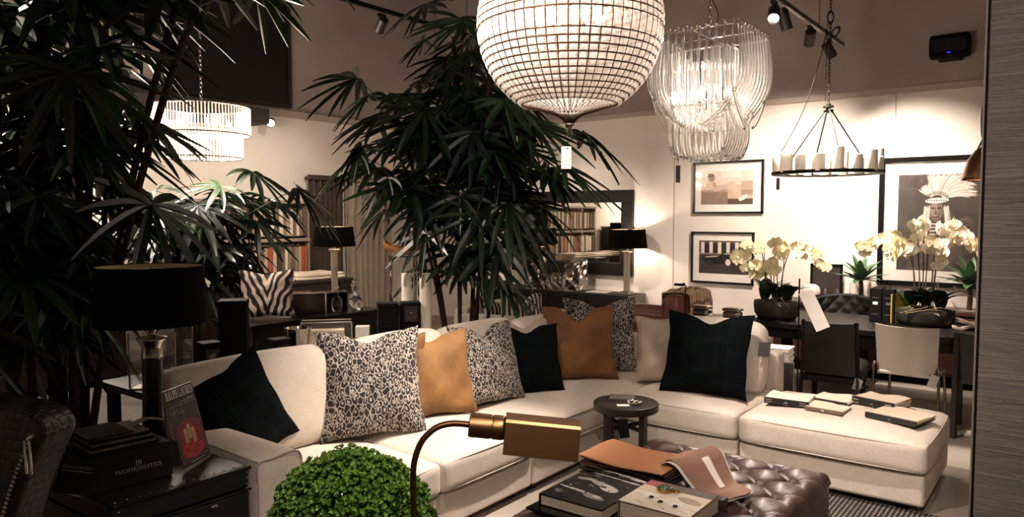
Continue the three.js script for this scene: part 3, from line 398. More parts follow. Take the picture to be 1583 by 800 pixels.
{ // track with spot heads, and further heads and tracks added or out of view
  const T = thing('lighting_track', 'grey lighting track hung below the ceiling', 'track', [-1.98, 3.42, 0]);
  part(T, 'rail', block(-0.018, 0.018, -0.02, 0.02, -8.05, -0.9, 0.004), std({ color: 0x4b4540, metalness: 0.6, roughness: 0.4 }));
  for (const z of [-7.2, -4.6, -1.6]) part(T, 'suspension_rod', rod([0, 0.02, z], [0, TOP - 3.42, z], 0.005), M.nickel);
  const T2 = thing('lighting_track', 'added second lighting track high over the dark left side', 'track', [-5.2, 3.6, 0]);  // added track, carries lamps that brighten the left side
  part(T2, 'rail', block(-0.018, 0.018, -0.02, 0.02, -6.6, 0.8, 0.004), M.iron); for (const z of [-6, -3, 0.3]) part(T2, 'suspension_rod', rod([0, 0.02, z], [0, TOP - 3.6, z], 0.005), M.nickel);
  const heads = [];
  const spot = (label, x, y, z, aim, k, ang, pen = 0.6, hex = WARM) => {
    const o = thing('track_spotlight', label, 'spotlight', [x, y, z], 0, 'spot heads on the tracks');
    const p = V(x, y, z), d = vec(aim).sub(V(x, y - 0.11, z)).normalize(), q = new THREE.Quaternion().setFromUnitVectors(V(0, 0, 1), d);
    part(o, 'adapter', [box(0.03, 0.03, 0.09, 0, -0.03, 0, 0.003), rod([0, -0.04, 0], [0, -0.09, 0], 0.006)], M.iron);
    const can = part(o, 'can', [lathe([[0, -0.075], [0.042, -0.075], [0.046, -0.07], [0.046, 0.07], [0.043, 0.07], [0.040, 0.05], [0, 0.05]], 20).rotateX(Math.PI / 2)], std({ color: 0x2c2624, roughness: 0.5, metalness: 0.3 })); can.position.set(0, -0.12, 0); can.quaternion.copy(q);
    part(can, 'lens', new THREE.CircleGeometry(0.038, 20).translate(0, 0, 0.054), M.lens);
    const s = V(0, -0.12, 0).add(d.clone().multiplyScalar(0.078)).add(p); if (k) spotLamp([s.x, s.y, s.z], aim, hex, k, ang, pen, 1.6); return o; };
  const ty = 3.40;
  spot('blazing spot head turned towards the sofa, at the top of the track', -1.98, ty, -5.95, [-1.15, 0.4, -2.9], 52, rad(26));
  spot('small spot head beside the blazing one', -1.98, ty, -6.22, [-1.4, 0.7, -7.0], 80, rad(34), 0.9);
  spot('spot head in the middle of the track, aimed at the wall', -1.98, ty, -6.92, [-2.75, 1.75, -8.8], 44, rad(36), 1);
  spot('last spot head, behind the ring chandelier chain', -1.98, ty, -7.55, [-1.35, 1.7, -8.8], 36, rad(38), 1);
  spot('spot head over the sofa, out of the picture, lighting the left seats', -1.98, ty, -4.1, [-2.85, 0.4, -2.95], 80, rad(21), 0.8);  // out of view, placed to light the left seats
  spot('spot head over the ottoman, out of the picture, lighting the sofa', -1.98, ty, -2.0, [-2.9, 0.5, -3.4], 18, rad(30), 0.8);  // out of view, lights the sofa along the curtain side
  spot('unseen spot head nearest the viewpoint on the track, lighting the chaise', -1.98, ty, -1.3, [-1.2, 0.4, -4.9], 34, rad(26), 0.8);  // out of view, placed to light the chaise front
  spot('unseen spot head over the near end of the sofa corner, aimed at the chaise', -1.98, ty, -3.75, [-1.1, 0.45, -5.05], 46, rad(24), 0.8);  // out of view, lights the chaise from above
  const T3 = thing('lighting_track', 'unseen lighting track above the viewpoint', 'track', [0.3, 3.6, 0]); part(T3, 'rail', block(-0.018, 0.018, -0.02, 0.02, -3.3, 1.6, 0.004), M.iron); for (const z of [-2.8, 0, 1.3]) part(T3, 'suspension_rod', rod([0, 0.02, z], [0, TOP - 3.6, z], 0.005), M.nickel);  // out of view, holds the lamps above the camera
  spot('unseen spot head over the viewpoint aimed at the boxwood', 0.3, 3.58, -0.9, [-1.7, 0.8, -1.45], 28, rad(14), 0.8);  // unseen lamp that brightens the boxwood
  spot('unseen spot head over the viewpoint aimed at the grasscloth', 0.3, 3.58, -0.4, [0.35, 1.5, -3.5], 19, rad(34), 0.9);  // unseen lamp placed to light the partition face
  spot('added fill spot head over the viewpoint aimed across the room', 0.3, 3.58, 0.6, [-2.2, 0.9, -4.2], 26, rad(30), 0.9);  // fill light added for the whole seating area
  spot('unseen spot head aimed at the palms over the dark side', -5.2, 3.58, -0.4, [-4.4, 2.0, -2.0], 22, rad(32), 0.8);  // unseen lamp placed to light the palm fronds
  spot('unseen spot head aimed at the display table over the dark side', -5.2, 3.58, -1.9, [-4.6, 0.7, -3.3], 46, rad(30), 0.8);  // unseen lamp that brightens the stock on the display table
  spot('added spot head aimed at the fabric racks', -5.2, 3.58, -4.8, [-8.2, 1.2, -5.8], 20, rad(32), 0.8);  // added lamp brightening the fabric racks
  spot('added spot head aimed at the dark console', -5.2, 3.58, -6.2, [-5.6, 0.9, -8.7], 24, rad(30), 0.8);  // added lamp brightening the console end of the room
}
{ // small recessed lights in the soffit
  for (const [z, l] of [[-5.55, 'glowing wall spot beside the right end of the soffit'], [-3.75, 'glowing wall spot seen through the left fronds']]) {
    const x = XL + 0.28, y = z < -5 ? 2.86 : 2.70, o = thing('wall_spotlight', l, 'spotlight', [x, y, z]), aim = V(0.75, -0.35, 0.55).normalize();
    part(o, 'arm', rod([-0.28, 0.02, 0], [0, 0, 0], 0.012), M.iron); const c = part(o, 'can', lathe([[0, -0.05], [0.05, -0.05], [0.055, 0.05], [0.05, 0.05], [0.046, 0.03], [0, 0.03]], 18).rotateX(Math.PI / 2), M.iron); c.quaternion.setFromUnitVectors(V(0, 0, 1), aim); part(c, 'lens', new THREE.CircleGeometry(0.044, 18).translate(0, 0, 0.034), M.lens);
    spotLamp([x + aim.x * 0.07, y + aim.y * 0.07, z + aim.z * 0.07], [x + 3, y - 2.2, z + 1.6], WARM, 7, rad(40), 0.8);
  }
}
{ // brass dome pendant, partly behind the partition
  const o = thing('dome_pendant', 'antique brass dome pendant half hidden by the grasscloth partition', 'lamp', [-0.60, 2.0, -7.13]);
  part(o, 'shade', lathe([[0.205, 0], [0.212, 0.004], [0.206, 0.02], [0.195, 0.08], [0.17, 0.16], [0.12, 0.235], [0.06, 0.275], [0.05, 0.30], [0.045, 0.36], [0.02, 0.37], [0, 0.37]], 40), M.brass);
  part(o, 'rim', new THREE.TorusGeometry(0.208, 0.008, 8, 44).rotateX(Math.PI / 2), M.brassDark);
  part(o, 'yoke', [tube([[-0.06, 0.31, 0], [-0.075, 0.36, 0], [-0.07, 0.60, 0], [-0.04, 0.645, 0], [0.02, 0.65, 0]], 0.009, 26, 6), cyl(0.022, 0.12, -0.02, 0.36, 0, 12), rod([-0.11, 0.22, 0], [-0.07, 0.32, 0], 0.007), ball(0.014, -0.06, 0.31, 0), rod([0.02, 0.65, 0], [0.02, TOP - 2.0, 0], 0.006)], M.brassDark);
  part(o, 'finials', [0, 1, 2, 3].map((k) => ball(0.014, 0.222 * Math.sin(k * 1.57 - 0.9), 0.0, 0.222 * Math.cos(k * 1.57 - 0.9))), M.brassDark);
  const b = part(o, 'bulb', ball(0.03, 0, 0.12, 0), M.bulb); pointLamp(-0.60, 2.12, -7.13, WARM, 3, 1.5);
}
{ // wall speaker
  const o = thing('wall_speaker', 'black box speaker with a blue light high on the upper wall', 'speaker', [-1.13, 3.30, ZB - 0.02]);
  part(o, 'cabinet', [move(softBox(0.36, 0.23, 0.16, 0.03, { n: 8 }), 0, 0, 0.09)], M.blackMatte); part(o, 'bracket', box(0.2, 0.03, 0.08, 0, -0.01, 0.04), M.iron); part(o, 'grille', box(0.30, 0.13, 0.006, 0, 0.12, 0.17, 0.002), std({ color: 0x060606, roughness: 0.9 }));
  part(o, 'status_light', box(0.03, 0.008, 0.004, 0, 0.04, 0.172, 0.001), glow(0x2a30ff, 3), 'small blue light');
}

// ---------- palms ----------
const leafMats = [[0x1b2b1b, 0.34], [0x22361e, 0.32], [0x172418, 0.38], [0x304a22, 0.36]].map(([c, r], i) => std({ color: 0xffffff, roughness: r, side: THREE.DoubleSide, map: tex(32, 64, 1, (u, v) => { const b = new THREE.Color(c).getHex(THREE.SRGBColorSpace), k = 0.85 + 0.3 * vnoise(u * 16, v * 3, 16, 200 + i); return [(b >> 16 & 255) * k, (b >> 8 & 255) * k, (b & 255) * k]; }) }));
M.petiole = std({ color: 0x24301a, roughness: 0.5 }); M.cane = std({ roughness: 0.95, map: tex(64, 256, 0.12, (u, v) => { const k = 0.5 + 0.7 * vnoise(u * 12, v * 30, 64, 211); return [58 * k, 38 * k, 27 * k]; }), bumpMap: tex(64, 256, 0.12, (u, v) => 255 * vnoise(u * 16, v * 40, 64, 213), false), bumpScale: 0.006 });
M.soil = std({ color: 0x1d1510, roughness: 1 });
function frondGeo(seed, nb, L, W, spread, droop, pet, rise, pitch) {
  const R = rng(seed), P = [], UV = [], add = (...v) => { for (const q of v) { P.push(q.x, q.y, q.z); UV.push(q.u, q.v); } };
  const hub = V(0, pet * Math.sin(rise), pet * Math.cos(rise));
  const fw = V(0, Math.sin(pitch), Math.cos(pitch)), sd = V(1, 0, 0), nm = V(0, Math.cos(pitch), -Math.sin(pitch)), dn = V(0, -1, 0);
  for (let k = 0; k < nb; k++) {
    const a = (nb === 1 ? 0 : (k / (nb - 1) * 2 - 1)) * spread + (R() - 0.5) * 0.16, l = L * (1 - 0.28 * Math.abs(a / spread) ** 2) * (0.86 + R() * 0.28), w = W * (0.75 + R() * 0.5), dr = droop * (0.6 + R() * 0.9), lift = (R() - 0.4) * 0.18;
    const dir = fw.clone().multiplyScalar(Math.cos(a)).addScaledVector(sd, Math.sin(a)).addScaledVector(nm, lift).normalize(), side = dir.clone().cross(nm).normalize(), n = 6; let prev = null;
    for (let i = 0; i <= n; i++) {
      const t = i / n, c = hub.clone().addScaledVector(dir, l * (t * (1 - 0.16 * dr * t))).addScaledVector(dn, l * dr * t * t * 0.62), ww = w * Math.min(1, 0.22 + t * 3.2) * (t > 0.72 ? 1 - (t - 0.72) / 0.28 * 0.72 : 1) * 0.5;
      const up = nm.clone(); const A = c.clone().addScaledVector(side, -ww).addScaledVector(up, ww * 0.35), B = c.clone().addScaledVector(up, -ww * 0.15), D = c.clone().addScaledVector(side, ww).addScaledVector(up, ww * 0.35);
      A.u = 0; B.u = 0.5; D.u = 1; A.v = B.v = D.v = t; const cur = [A, B, D];
      if (prev) for (const j of [0, 1]) add(prev[j], prev[j + 1], cur[j + 1], prev[j], cur[j + 1], cur[j]);
      prev = cur;
    }
  }
  const g = new THREE.BufferGeometry(); g.setAttribute('position', new THREE.Float32BufferAttribute(P, 3)); g.setAttribute('uv', new THREE.Float32BufferAttribute(UV, 2)); g.computeVertexNormals();
  const p = tube([[0, 0, 0], [0, hub.y * 0.45 + 0.02, hub.z * 0.5], hub.toArray()], 0.0035, 6, 4); return merge([g, p]);
}
const frondSet = []; { const R = rng(900); for (let i = 0; i < 14; i++) frondSet.push(frondGeo(300 + i, 7 + Math.floor(R() * 5), 0.34 + R() * 0.14, 0.044 + R() * 0.014, 1.5 + R() * 0.75, 0.12 + R() * 0.6, 0.22 + R() * 0.26, 0.1 + R() * 0.75, -0.15 - R() * 0.75)); }
function palm(label, base, canes, seed, potR, potH, matPick = (R) => leafMats[Math.floor(R() * 3)], bias = null) {
  const o = thing('palm_plant', label, 'plant', base, 0, 'tall rhapis palms'), R = rng(seed);
  part(o, 'pot', lathe([[0, 0], [potR * 0.8, 0], [potR, potH], [potR * 0.94, potH], [potR * 0.92, potH - 0.04], [0, potH - 0.04]], 28), M.blackMatte); part(o, 'soil', cyl(potR * 0.91, 0.02, 0, potH - 0.055, 0, 20), M.soil);
  for (const [bx, bz, tx, tz, h, n, r, from] of canes) {
    const c = new THREE.CatmullRomCurve3([V(bx, potH - 0.05, bz), V(bx + (tx - bx) * 0.25, potH + (h - potH) * 0.35, bz + (tz - bz) * 0.25), V(bx + (tx - bx) * 0.6, potH + (h - potH) * 0.7, bz + (tz - bz) * 0.6), V(tx, h, tz)]);
    const cane = uvBox(new THREE.TubeGeometry(c, 24, r, 8)), p = cane.attributes.position, Rc = rng(seed + h * 100); part(o, 'cane', cane, M.cane);
    let az = R() * 6.28; for (let i = 0; i < n; i++) {
      const t = from + (1 - from) * Math.pow((i + 0.5) / n, 0.9), q = c.getPoint(t); az += 2.4 + (R() - 0.5) * 0.7; const g = frondSet[Math.floor(R() * frondSet.length)], m = part(o, 'frond', g, matPick(R, t));
      m.position.copy(q); m.rotation.order = 'YXZ'; const s = 0.85 + R() * 0.4; m.scale.setScalar(s); m.rotation.set(-(t - 0.6) * 0.7 + (R() - 0.5) * 0.6, az, (R() - 0.5) * 0.5);
    }
  }
  return o;
}
palm('bushy dark palm rising behind the corner of the sofa', [-4.18, 0, -4.78], [[0.05, 0.0, 0.45, 0.2, 2.9, 21, 0.016, 0.46], [-0.1, 0.05, -0.42, 0.42, 2.65, 19, 0.016, 0.55], [0.0, -0.12, 0.05, -0.45, 3.1, 21, 0.017, 0.45], [0.12, 0.1, 0.3, -0.25, 2.3, 15, 0.015, 0.5], [-0.12, -0.08, -0.2, -0.1, 3.25, 20, 0.017, 0.5], [0.08, -0.1, 0.62, -0.15, 2.15, 13, 0.014, 0.6], [-0.06, 0.12, -0.60, 0.15, 2.2, 13, 0.014, 0.6], [0.0, 0.06, 0.05, 0.1, 1.7, 9, 0.014, 0.5], [0.05, -0.05, 0.1, -0.02, 1.85, 9, 0.014, 0.4]], 41, 0.30, 0.42);
const rd = (r, d) => [0.793 * r - 0.609 * d, -0.609 * r - 0.793 * d];          // across and away from the viewpoint
const lean = (r0, d0, r1, d1, ...rest) => [...rd(r0, d0), ...rd(r1, d1), ...rest];
palm('huge dark palm with a thick trunk filling the left side', [-4.48, 0, -1.66], [lean(0.05, 0, 0.0, 0, 3.3, 22, 0.05, 0.42), lean(-0.1, -0.1, -0.45, -0.2, 3.1, 24, 0.03, 0.35), lean(-0.15, 0.1, -0.35, 0.3, 2.5, 20, 0.02, 0.3), lean(0.15, -0.05, 0.35, -0.1, 3.1, 16, 0.028, 0.6), lean(0.12, 0.1, 0.25, 0.2, 3.4, 14, 0.03, 0.72), lean(0.2, 0.0, 1.02, -0.1, 3.1, 10, 0.02, 0.84), lean(0.18, 0.06, 0.80, 0.25, 3.35, 10, 0.02, 0.82), lean(0.0, -0.15, 0.05, -0.25, 1.9, 14, 0.018, 0.35), lean(-0.2, -0.1, -0.35, -0.3, 1.7, 14, 0.016, 0.3), lean(-0.1, 0.2, -0.2, 0.35, 2.1, 16, 0.016, 0.3), lean(0.05, 0.15, 0.12, 0.3, 2.3, 14, 0.016, 0.4)], 57, 0.34, 0.45, (R, t) => R() < 0.15 ? leafMats[3] : leafMats[Math.floor(R() * 3)]);
palm('slender palm standing below the drum chandelier', [-6.60, 0, -3.72], [[0, 0, 0.1, -0.1, 1.8, 20, 0.02, 0.5], [0.06, 0.06, 0.3, 0.2, 1.65, 14, 0.016, 0.45], [-0.05, 0.0, -0.2, 0.25, 1.7, 14, 0.016, 0.45], [0.0, 0.06, 0.3, -0.35, 1.75, 8, 0.015, 0.7]], 71, 0.22, 0.4);

// ---------- foreground ----------
function setUV(g, fn) { const p = g.attributes.position, uv = g.attributes.uv; for (let i = 0; i < p.count; i++) uv.setXY(i, ...fn(p.getX(i), p.getY(i), p.getZ(i))); return g; }
function printOn(w, h, d, x = 0, y = 0, z = 0) { return setUV(box(w, h, d, 0, 0, 0, 0), (a, b) => [a / w + 0.5, b / h + 0.5]).translate(x, y, z); }        // upright print, uv 0..1 over its face
function sheet(w, d, t, fy, nx = 24, nz = 10, fx = null) {            // a thin flexible sheet with thickness; fy(u, v) gives its lower height
  const P = [], UV = [], I = [], N = (nx + 1) * (nz + 1);
  for (const s of [1, 0]) for (let j = 0; j <= nz; j++) for (let i = 0; i <= nx; i++) { const u = i / nx, v = j / nz, q = fx ? fx(u, v) : [(u - 0.5) * w, (v - 0.5) * d]; P.push(q[0], fy(u, v) + s * t, q[1]); UV.push(u * w, v * d); }
  for (let j = 0; j < nz; j++) for (let i = 0; i < nx; i++) { const a = j * (nx + 1) + i, b = a + 1, c = a + nx + 1, e = c + 1; I.push(a, c, b, b, c, e); I.push(N + a, N + b, N + c, N + b, N + e, N + c); }
  const edge = []; for (let i = 0; i < nx; i++) edge.push([i + 1, i]); for (let j = 0; j < nz; j++) edge.push([j * (nx + 1) + nx + (nx + 1), j * (nx + 1) + nx]); for (let i = nx; i > 0; i--) edge.push([nz * (nx + 1) + i - 1, nz * (nx + 1) + i]); for (let j = nz; j > 0; j--) edge.push([(j - 1) * (nx + 1), j * (nx + 1)]);
  for (const [a, b] of edge) I.push(a, b, N + b, a, N + b, N + a);
  const g = new THREE.BufferGeometry(); g.setAttribute('position', new THREE.Float32BufferAttribute(P, 3)); g.setAttribute('uv', new THREE.Float32BufferAttribute(UV, 2)); g.setIndex(I); return toCreasedNormals(g, rad(50));
}
{ // clipped boxwood ball
  const o = thing('boxwood_ball', 'clipped round boxwood ball in front of the sofa', 'plant', [-1.69, 0, -1.42]), R = rng(404), c = V(0, 0.755, 0), rr = 0.232;
  part(o, 'planter', lathe([[0, 0], [0.15, 0], [0.155, 0.02], [0.11, 0.06], [0.09, 0.2], [0.11, 0.34], [0.19, 0.46], [0.2, 0.53], [0.185, 0.53], [0.17, 0.5], [0, 0.5]], 32), M.iron);
  part(o, 'trunk', cyl(0.02, 0.2, 0, 0.48, 0, 10), M.woodDark);
  { const tw = []; for (let k = 0; k < 60; k++) { const z = 1 - 2 * (k + 0.5) / 60, a = k * 2.39996, s = Math.sqrt(1 - z * z); tw.push(rod([0, 0.66, 0], [rr * 0.93 * s * Math.cos(a), 0.755 + rr * 0.93 * z, rr * 0.93 * s * Math.sin(a)], 0.004, 0.0015, 4)); } part(o, 'twigs', tw, M.woodDark).userData.kind = 'stuff'; }
  const lf = []; for (let k = 0; k < 5; k++) { const g = new THREE.BufferGeometry(), l = 0.0135, w = 0.0052, P = [0, 0, 0, w, 0.004, l * 0.5, 0, 0.002, l * 0.55, 0, 0, 0, 0, 0.002, l * 0.55, -w, 0.004, l * 0.5, w, 0.004, l * 0.5, 0, 0.0045, l, 0, 0.002, l * 0.55, 0, 0.002, l * 0.55, 0, 0.0045, l, -w, 0.004, l * 0.5]; g.setAttribute('position', new THREE.Float32BufferAttribute(P, 3)); g.computeVertexNormals(); g.rotateX(-0.55 - (k % 2) * 0.25); g.rotateY(k * 1.257); lf.push(g); }
  const n = 11000, im = shade(new THREE.InstancedMesh(merge(lf), std({ color: 0xffffff, roughness: 0.5, side: THREE.DoubleSide }), n)); im.name = 'leaves'; im.userData.kind = 'stuff'; o.add(im);
  const m4 = new THREE.Matrix4(), q = new THREE.Quaternion(), q2 = new THREE.Quaternion(), col = new THREE.Color();
  for (let i = 0; i < n; i++) { const z = 1 - 2 * (i + 0.5) / n, a = i * 2.39996 + R() * 0.3, s = Math.sqrt(1 - z * z), d = V(s * Math.cos(a) + (R() - 0.5) * 0.05, z, s * Math.sin(a) + (R() - 0.5) * 0.05).normalize(), bump = 0.008 * Math.sin(d.x * 11 + d.z * 7) + 0.006 * Math.sin(d.y * 13 - d.x * 9); q.setFromUnitVectors(V(0, 1, 0), d.clone().add(V((R() - 0.5) * 0.9, (R() - 0.5) * 0.9, (R() - 0.5) * 0.9)).normalize()); q2.setFromAxisAngle(V(0, 1, 0), R() * 6.28); m4.compose(c.clone().addScaledVector(d, (rr - (i % 3) * 0.02) + bump + (R() - 0.35) * 0.016), q.multiply(q2), V(1, 1, 1).multiplyScalar(0.85 + R() * 0.5)); im.setMatrixAt(i, m4); const k = R(); col.setRGB(0.055 + 0.09 * k, 0.13 + 0.13 * k, 0.018 + 0.02 * k); im.setColorAt(i, col); }
}
{ // brass pharmacy floor lamp
  const o = thing('pharmacy_lamp', 'antique brass pharmacy floor lamp with a trough shade', 'lamp', [-1.40, 0, -1.39]);
  const ax = V(0.24, -0.03, -0.18).normalize();
  part(o, 'base', lathe([[0, 0], [0.085, 0], [0.088, 0.012], [0.08, 0.022], [0.02, 0.03], [0.012, 0.05], [0, 0.05]], 36), M.brass);
  part(o, 'stem', [rod([0, 0.03, 0], [0, 1.0, 0], 0.0085, 0.0085, 12), tube([[0, 0.99, 0], [0.001, 1.04, -0.003], [0.012, 1.095, -0.020], [0.035, 1.13, -0.05], [0.065, 1.141, -0.08], [0.115, 1.138, -0.115]], 0.0085, 30, 12)], M.brassDark);
  const neck = part(o, 'switch_housing', [lathe([[0, 0], [0.031, 0], [0.033, 0.003], [0.033, 0.058], [0.031, 0.060], [0.031, 0.064], [0.033, 0.066], [0.033, 0.088], [0.030, 0.1], [0, 0.1]], 28)], M.brass); neck.position.set(0.105, 1.139, -0.108); neck.quaternion.setFromUnitVectors(V(0, 1, 0), ax);
  const sh = new THREE.Group(); // shade: open trough swept along the axis
  const s = new THREE.Shape(), T = 0.0018, out = [[-0.056, -0.05], [-0.03, 0.03], [-0.024, 0.036], [0.024, 0.036], [0.03, 0.03], [0.056, -0.05]]; out.forEach(([a, b], i) => i ? s.lineTo(a, b) : s.moveTo(a, b)); [...out].reverse().forEach(([a, b]) => s.lineTo(a * 0.955, b - T * 0.9)); s.closePath();
  const eg = new THREE.ExtrudeGeometry(s, { depth: 0.198, bevelEnabled: false }), cap = new THREE.Shape(); out.forEach(([a, b], i) => i ? cap.lineTo(a, b) : cap.moveTo(a, b)); cap.closePath();
  const capG = (z) => new THREE.ExtrudeGeometry(cap, { depth: 0.002, bevelEnabled: false }).translate(0, 0, z);
  const shade_ = part(o, 'shade', [eg, capG(-0.001), capG(0.197)], M.brass); const ez = ax.clone(), ey = V(0, 1, 0), ex = ey.clone().cross(ez).normalize(), e2 = ez.clone().cross(ex).normalize(); shade_.quaternion.setFromRotationMatrix(new THREE.Matrix4().makeBasis(ex, e2, ez)); shade_.rotateZ(rad(8)); shade_.position.copy(V(0.105, 1.139, -0.108).addScaledVector(ax, 0.098));
}
{ // round side table
  const o = thing('side_table', 'small round espresso wood side table beside the sofa corner', 'table', [-2.21, 0, -4.04]);
  part(o, 'top', lathe([[0, 0.505], [0.196, 0.505], [0.2, 0.509], [0.2, 0.547], [0.196, 0.551], [0.19, 0.5515], [0, 0.5515]], 56), M.woodEspresso);
  for (const a of [-115, -20, 70, 160].map(rad)) part(o, 'leg', box(0.035, 0.495, 0.035, 0.15 * Math.sin(a), 0.2585, 0.15 * Math.cos(a), 0.004), M.woodEspresso);
  part(o, 'cross_stretcher', [bar([0.15 * Math.sin(rad(-115)), 0.40, 0.15 * Math.cos(rad(-115))], [0.15 * Math.sin(rad(70)), 0.40, 0.15 * Math.cos(rad(70))], 0.02, 0.02), bar([0.15 * Math.sin(rad(-20)), 0.40, 0.15 * Math.cos(rad(-20))], [0.15 * Math.sin(rad(160)), 0.40, 0.15 * Math.cos(rad(160))], 0.02, 0.02)], M.woodEspresso);
  const tg = part(o, 'price_tag', [box(0.06, 0.115, 0.002, 0, -0.06, 0, 0)], M.blackMatte, 'black swing tag'); tg.position.set(0.08, 0.50, 0.19); tg.rotation.set(0, rad(35), rad(8));
  single('catalogue', 'dark flat catalogue lying on the round side table', 'book', [box(0.16, 0.012, 0.11, 0, 0.006, 0, 0.002)], M.greyCard, [-2.27, 0.552, -4.10], rad(25));
  const b = thing('bracelet', 'chunky chrome bracelet lying on the round side table', 'jewellery', [-2.14, 0.553, -4.02], rad(20)); part(b, 'band', new THREE.TorusGeometry(0.034, 0.008, 8, 26).rotateX(Math.PI / 2).scale(1.15, 1, 0.85).translate(0, 0.009, 0), M.chrome);
  for (let k = 0; k < 7; k++) part(b, 'bead', ball(0.011, 0.04 * Math.sin(k * 0.9), 0.012, 0.029 * Math.cos(k * 0.9), 8, 6), M.nickel);
  single('price_card', 'small white card on the round side table', 'card', box(0.075, 0.002, 0.04, 0, 0.001, 0, 0), M.paper, [-2.18, 0.552, -3.95], rad(40));
}
// things on the ottoman
const OT = 0.428;
{ const tray = single('book_tray', 'low black tray under the two picture books', 'tray', [block(-1.86, -1.17, 0, 0.012, -2.99, -2.52, 0.004)], M.blackGloss, [0, OT + 0.012, 0]); }
function book(name, label, x0, x1, z0, z1, y, t, cover, art, turn = 0) {
  const w = x1 - x0, d = z1 - z0, o = thing(name, label, 'book', [(x0 + x1) / 2, y, (z0 + z1) / 2], turn);
  part(o, 'pages', box(w - 0.012, t - 0.008, d - 0.010, 0.003, t / 2, 0, 0), M.pageEdge); part(o, 'cover', [box(w, 0.004, d, 0, 0.002, 0, 0.001), box(w, 0.004, d, 0, t - 0.002, 0, 0.001), box(0.005, t, d, -w / 2 + 0.0025, t / 2, 0, 0.001)], cover);
  if (art) part(o, 'cover_print', setUV(box(w - 0.004, 0.0012, d - 0.004, 0, t + 0.0006, 0, 0), (x, yy, z) => [x / w + 0.5, 0.5 - z / d]), std({ map: art, roughness: 0.35 }));
  return o;
}
{ const art1 = canvasTex(256, 256, (x, w, h) => { x.fillStyle = '#0c0b0b'; x.fillRect(0, 0, w, h); const R = rng(8); const bl = (cx, cy, rx, ry, a, c) => { x.fillStyle = c; x.beginPath(); x.ellipse(cx, cy, rx, ry, a, 0, 7); x.fill(); }; bl(150, 60, 70, 18, 0.3, '#a8a29c'); bl(175, 78, 42, 24, 0.4, '#d8d2cb'); bl(150, 72, 14, 9, 0, '#3a3633'); bl(60, 36, 40, 12, -0.2, '#8e8983'); bl(95, 150, 86, 8, 0.12, '#c8c2ba'); bl(170, 172, 46, 18, 0.15, '#9c968f'); bl(180, 166, 18, 9, 0.1, '#e0dad2'); bl(40, 190, 20, 14, 0.8, '#6a6661'); for (let i = 0; i < 26; i++) bl(20 + R() * 210, 20 + R() * 190, 3 + R() * 9, 2 + R() * 3, R() * 3, ['#1e1c1b', '#4d4946', '#b9b3ab'][i % 3]); });
  book('picture_book', 'black and white picture book with thick page edges on the ottoman', -1.83, -1.515, -2.90, -2.575, OT + 0.024, 0.05, M.blackGloss, art1);
  book('picture_book', 'glossy magazine half under the leather samples', -1.80, -1.47, -3.04, -2.905, OT + 0.024, 0.04, M.blackGloss, art1);
  const art2 = canvasTex(256, 256, (x, w, h) => { x.fillStyle = '#d9c8b0'; x.fillRect(0, 0, w, h); x.fillStyle = '#5a4a44'; x.fillRect(0, 0, 256, 60); x.fillStyle = '#a2484c'; x.fillRect(0, 10, 90, 46); x.fillStyle = '#e9dcc8'; x.fillRect(0, 120, 256, 136); x.fillStyle = '#a58e74'; x.beginPath(); x.ellipse(200, 120, 46, 24, 0.3, 0, 7); x.fill(); x.fillStyle = '#8c765e'; for (let i = 0; i < 18; i++) x.fillRect(10 + (i * 53) % 230, 150 + (i * 31) % 90, 18, 3); x.font = '20px serif'; x.fillStyle = '#3b312a'; x.fillText('k', 150, 240); });
  const b = book('picture_book', 'thick pale book carrying a brass compass and white cards', -1.495, -1.18, -2.975, -2.67, OT + 0.024, 0.07, std({ color: 0x6a5c52, roughness: 0.6 }), art2);
  const top = OT + 0.024 + 0.0713;
  for (const [i, [x, z, r]] of [[-1.40, -2.80, 0.2], [-1.345, -2.775, 0.1], [-1.28, -2.765, 0.35]].entries()) { const c = thing('name_card', ['white card with a wire clip nearest the compass', 'middle white card with a wire clip', 'white card with a wire clip farthest from the compass'][i], 'card', [x, top, z], r, 'clipped cards on the pale book'); part(c, 'card', box(0.062, 0.0012, 0.04, 0, 0.0006, 0, 0), M.white); part(c, 'clip', [tube([[-0.006, 0.003, 0.02], [-0.008, 0.004, 0.034], [0, 0.004, 0.04], [0.008, 0.004, 0.034], [0.006, 0.003, 0.02]], 0.0014, 18, 5), box(0.018, 0.006, 0.007, 0, 0.003, 0.018, 0.001)], M.blackMatte); }
  const c = thing('pocket_compass', 'round brass compass with a green stone face on the pale book', 'compass', [-1.385, top, -2.885]);
  part(c, 'case', lathe([[0, 0], [0.036, 0], [0.039, 0.004], [0.039, 0.012], [0.036, 0.015], [0.033, 0.0135], [0, 0.0125]], 36), std({ color: 0xb58a45, metalness: 1, roughness: 0.22 })); part(c, 'dial', cyl(0.0325, 0.0015, 0, 0.0122, 0, 32), std({ roughness: 0.15, map: canvasTex(64, 64, (x) => { x.fillStyle = '#22372f'; x.fillRect(0, 0, 64, 64); const R = rng(3); for (let i = 0; i < 60; i++) { x.fillStyle = ['#5c7f72', '#c8c2a8', '#14201b', '#7f9b8e'][i % 4]; x.beginPath(); x.arc(R() * 64, R() * 64, 1 + R() * 4, 0, 7); x.fill(); } }) }));
  part(c, 'bow', [new THREE.TorusGeometry(0.011, 0.0025, 6, 16).rotateX(Math.PI / 2).translate(0.055, 0.008, 0), rod([0.037, 0.008, 0], [0.046, 0.008, 0], 0.005)], std({ color: 0xb58a45, metalness: 1, roughness: 0.22 }));
  single('leather_case', 'narrow dark leather case behind the pale book', 'case', box(0.19, 0.045, 0.05, 0, 0.0225, 0, 0.005), M.leatherEspresso, [-1.265, OT + 0.02, -3.035], rad(-4));
}
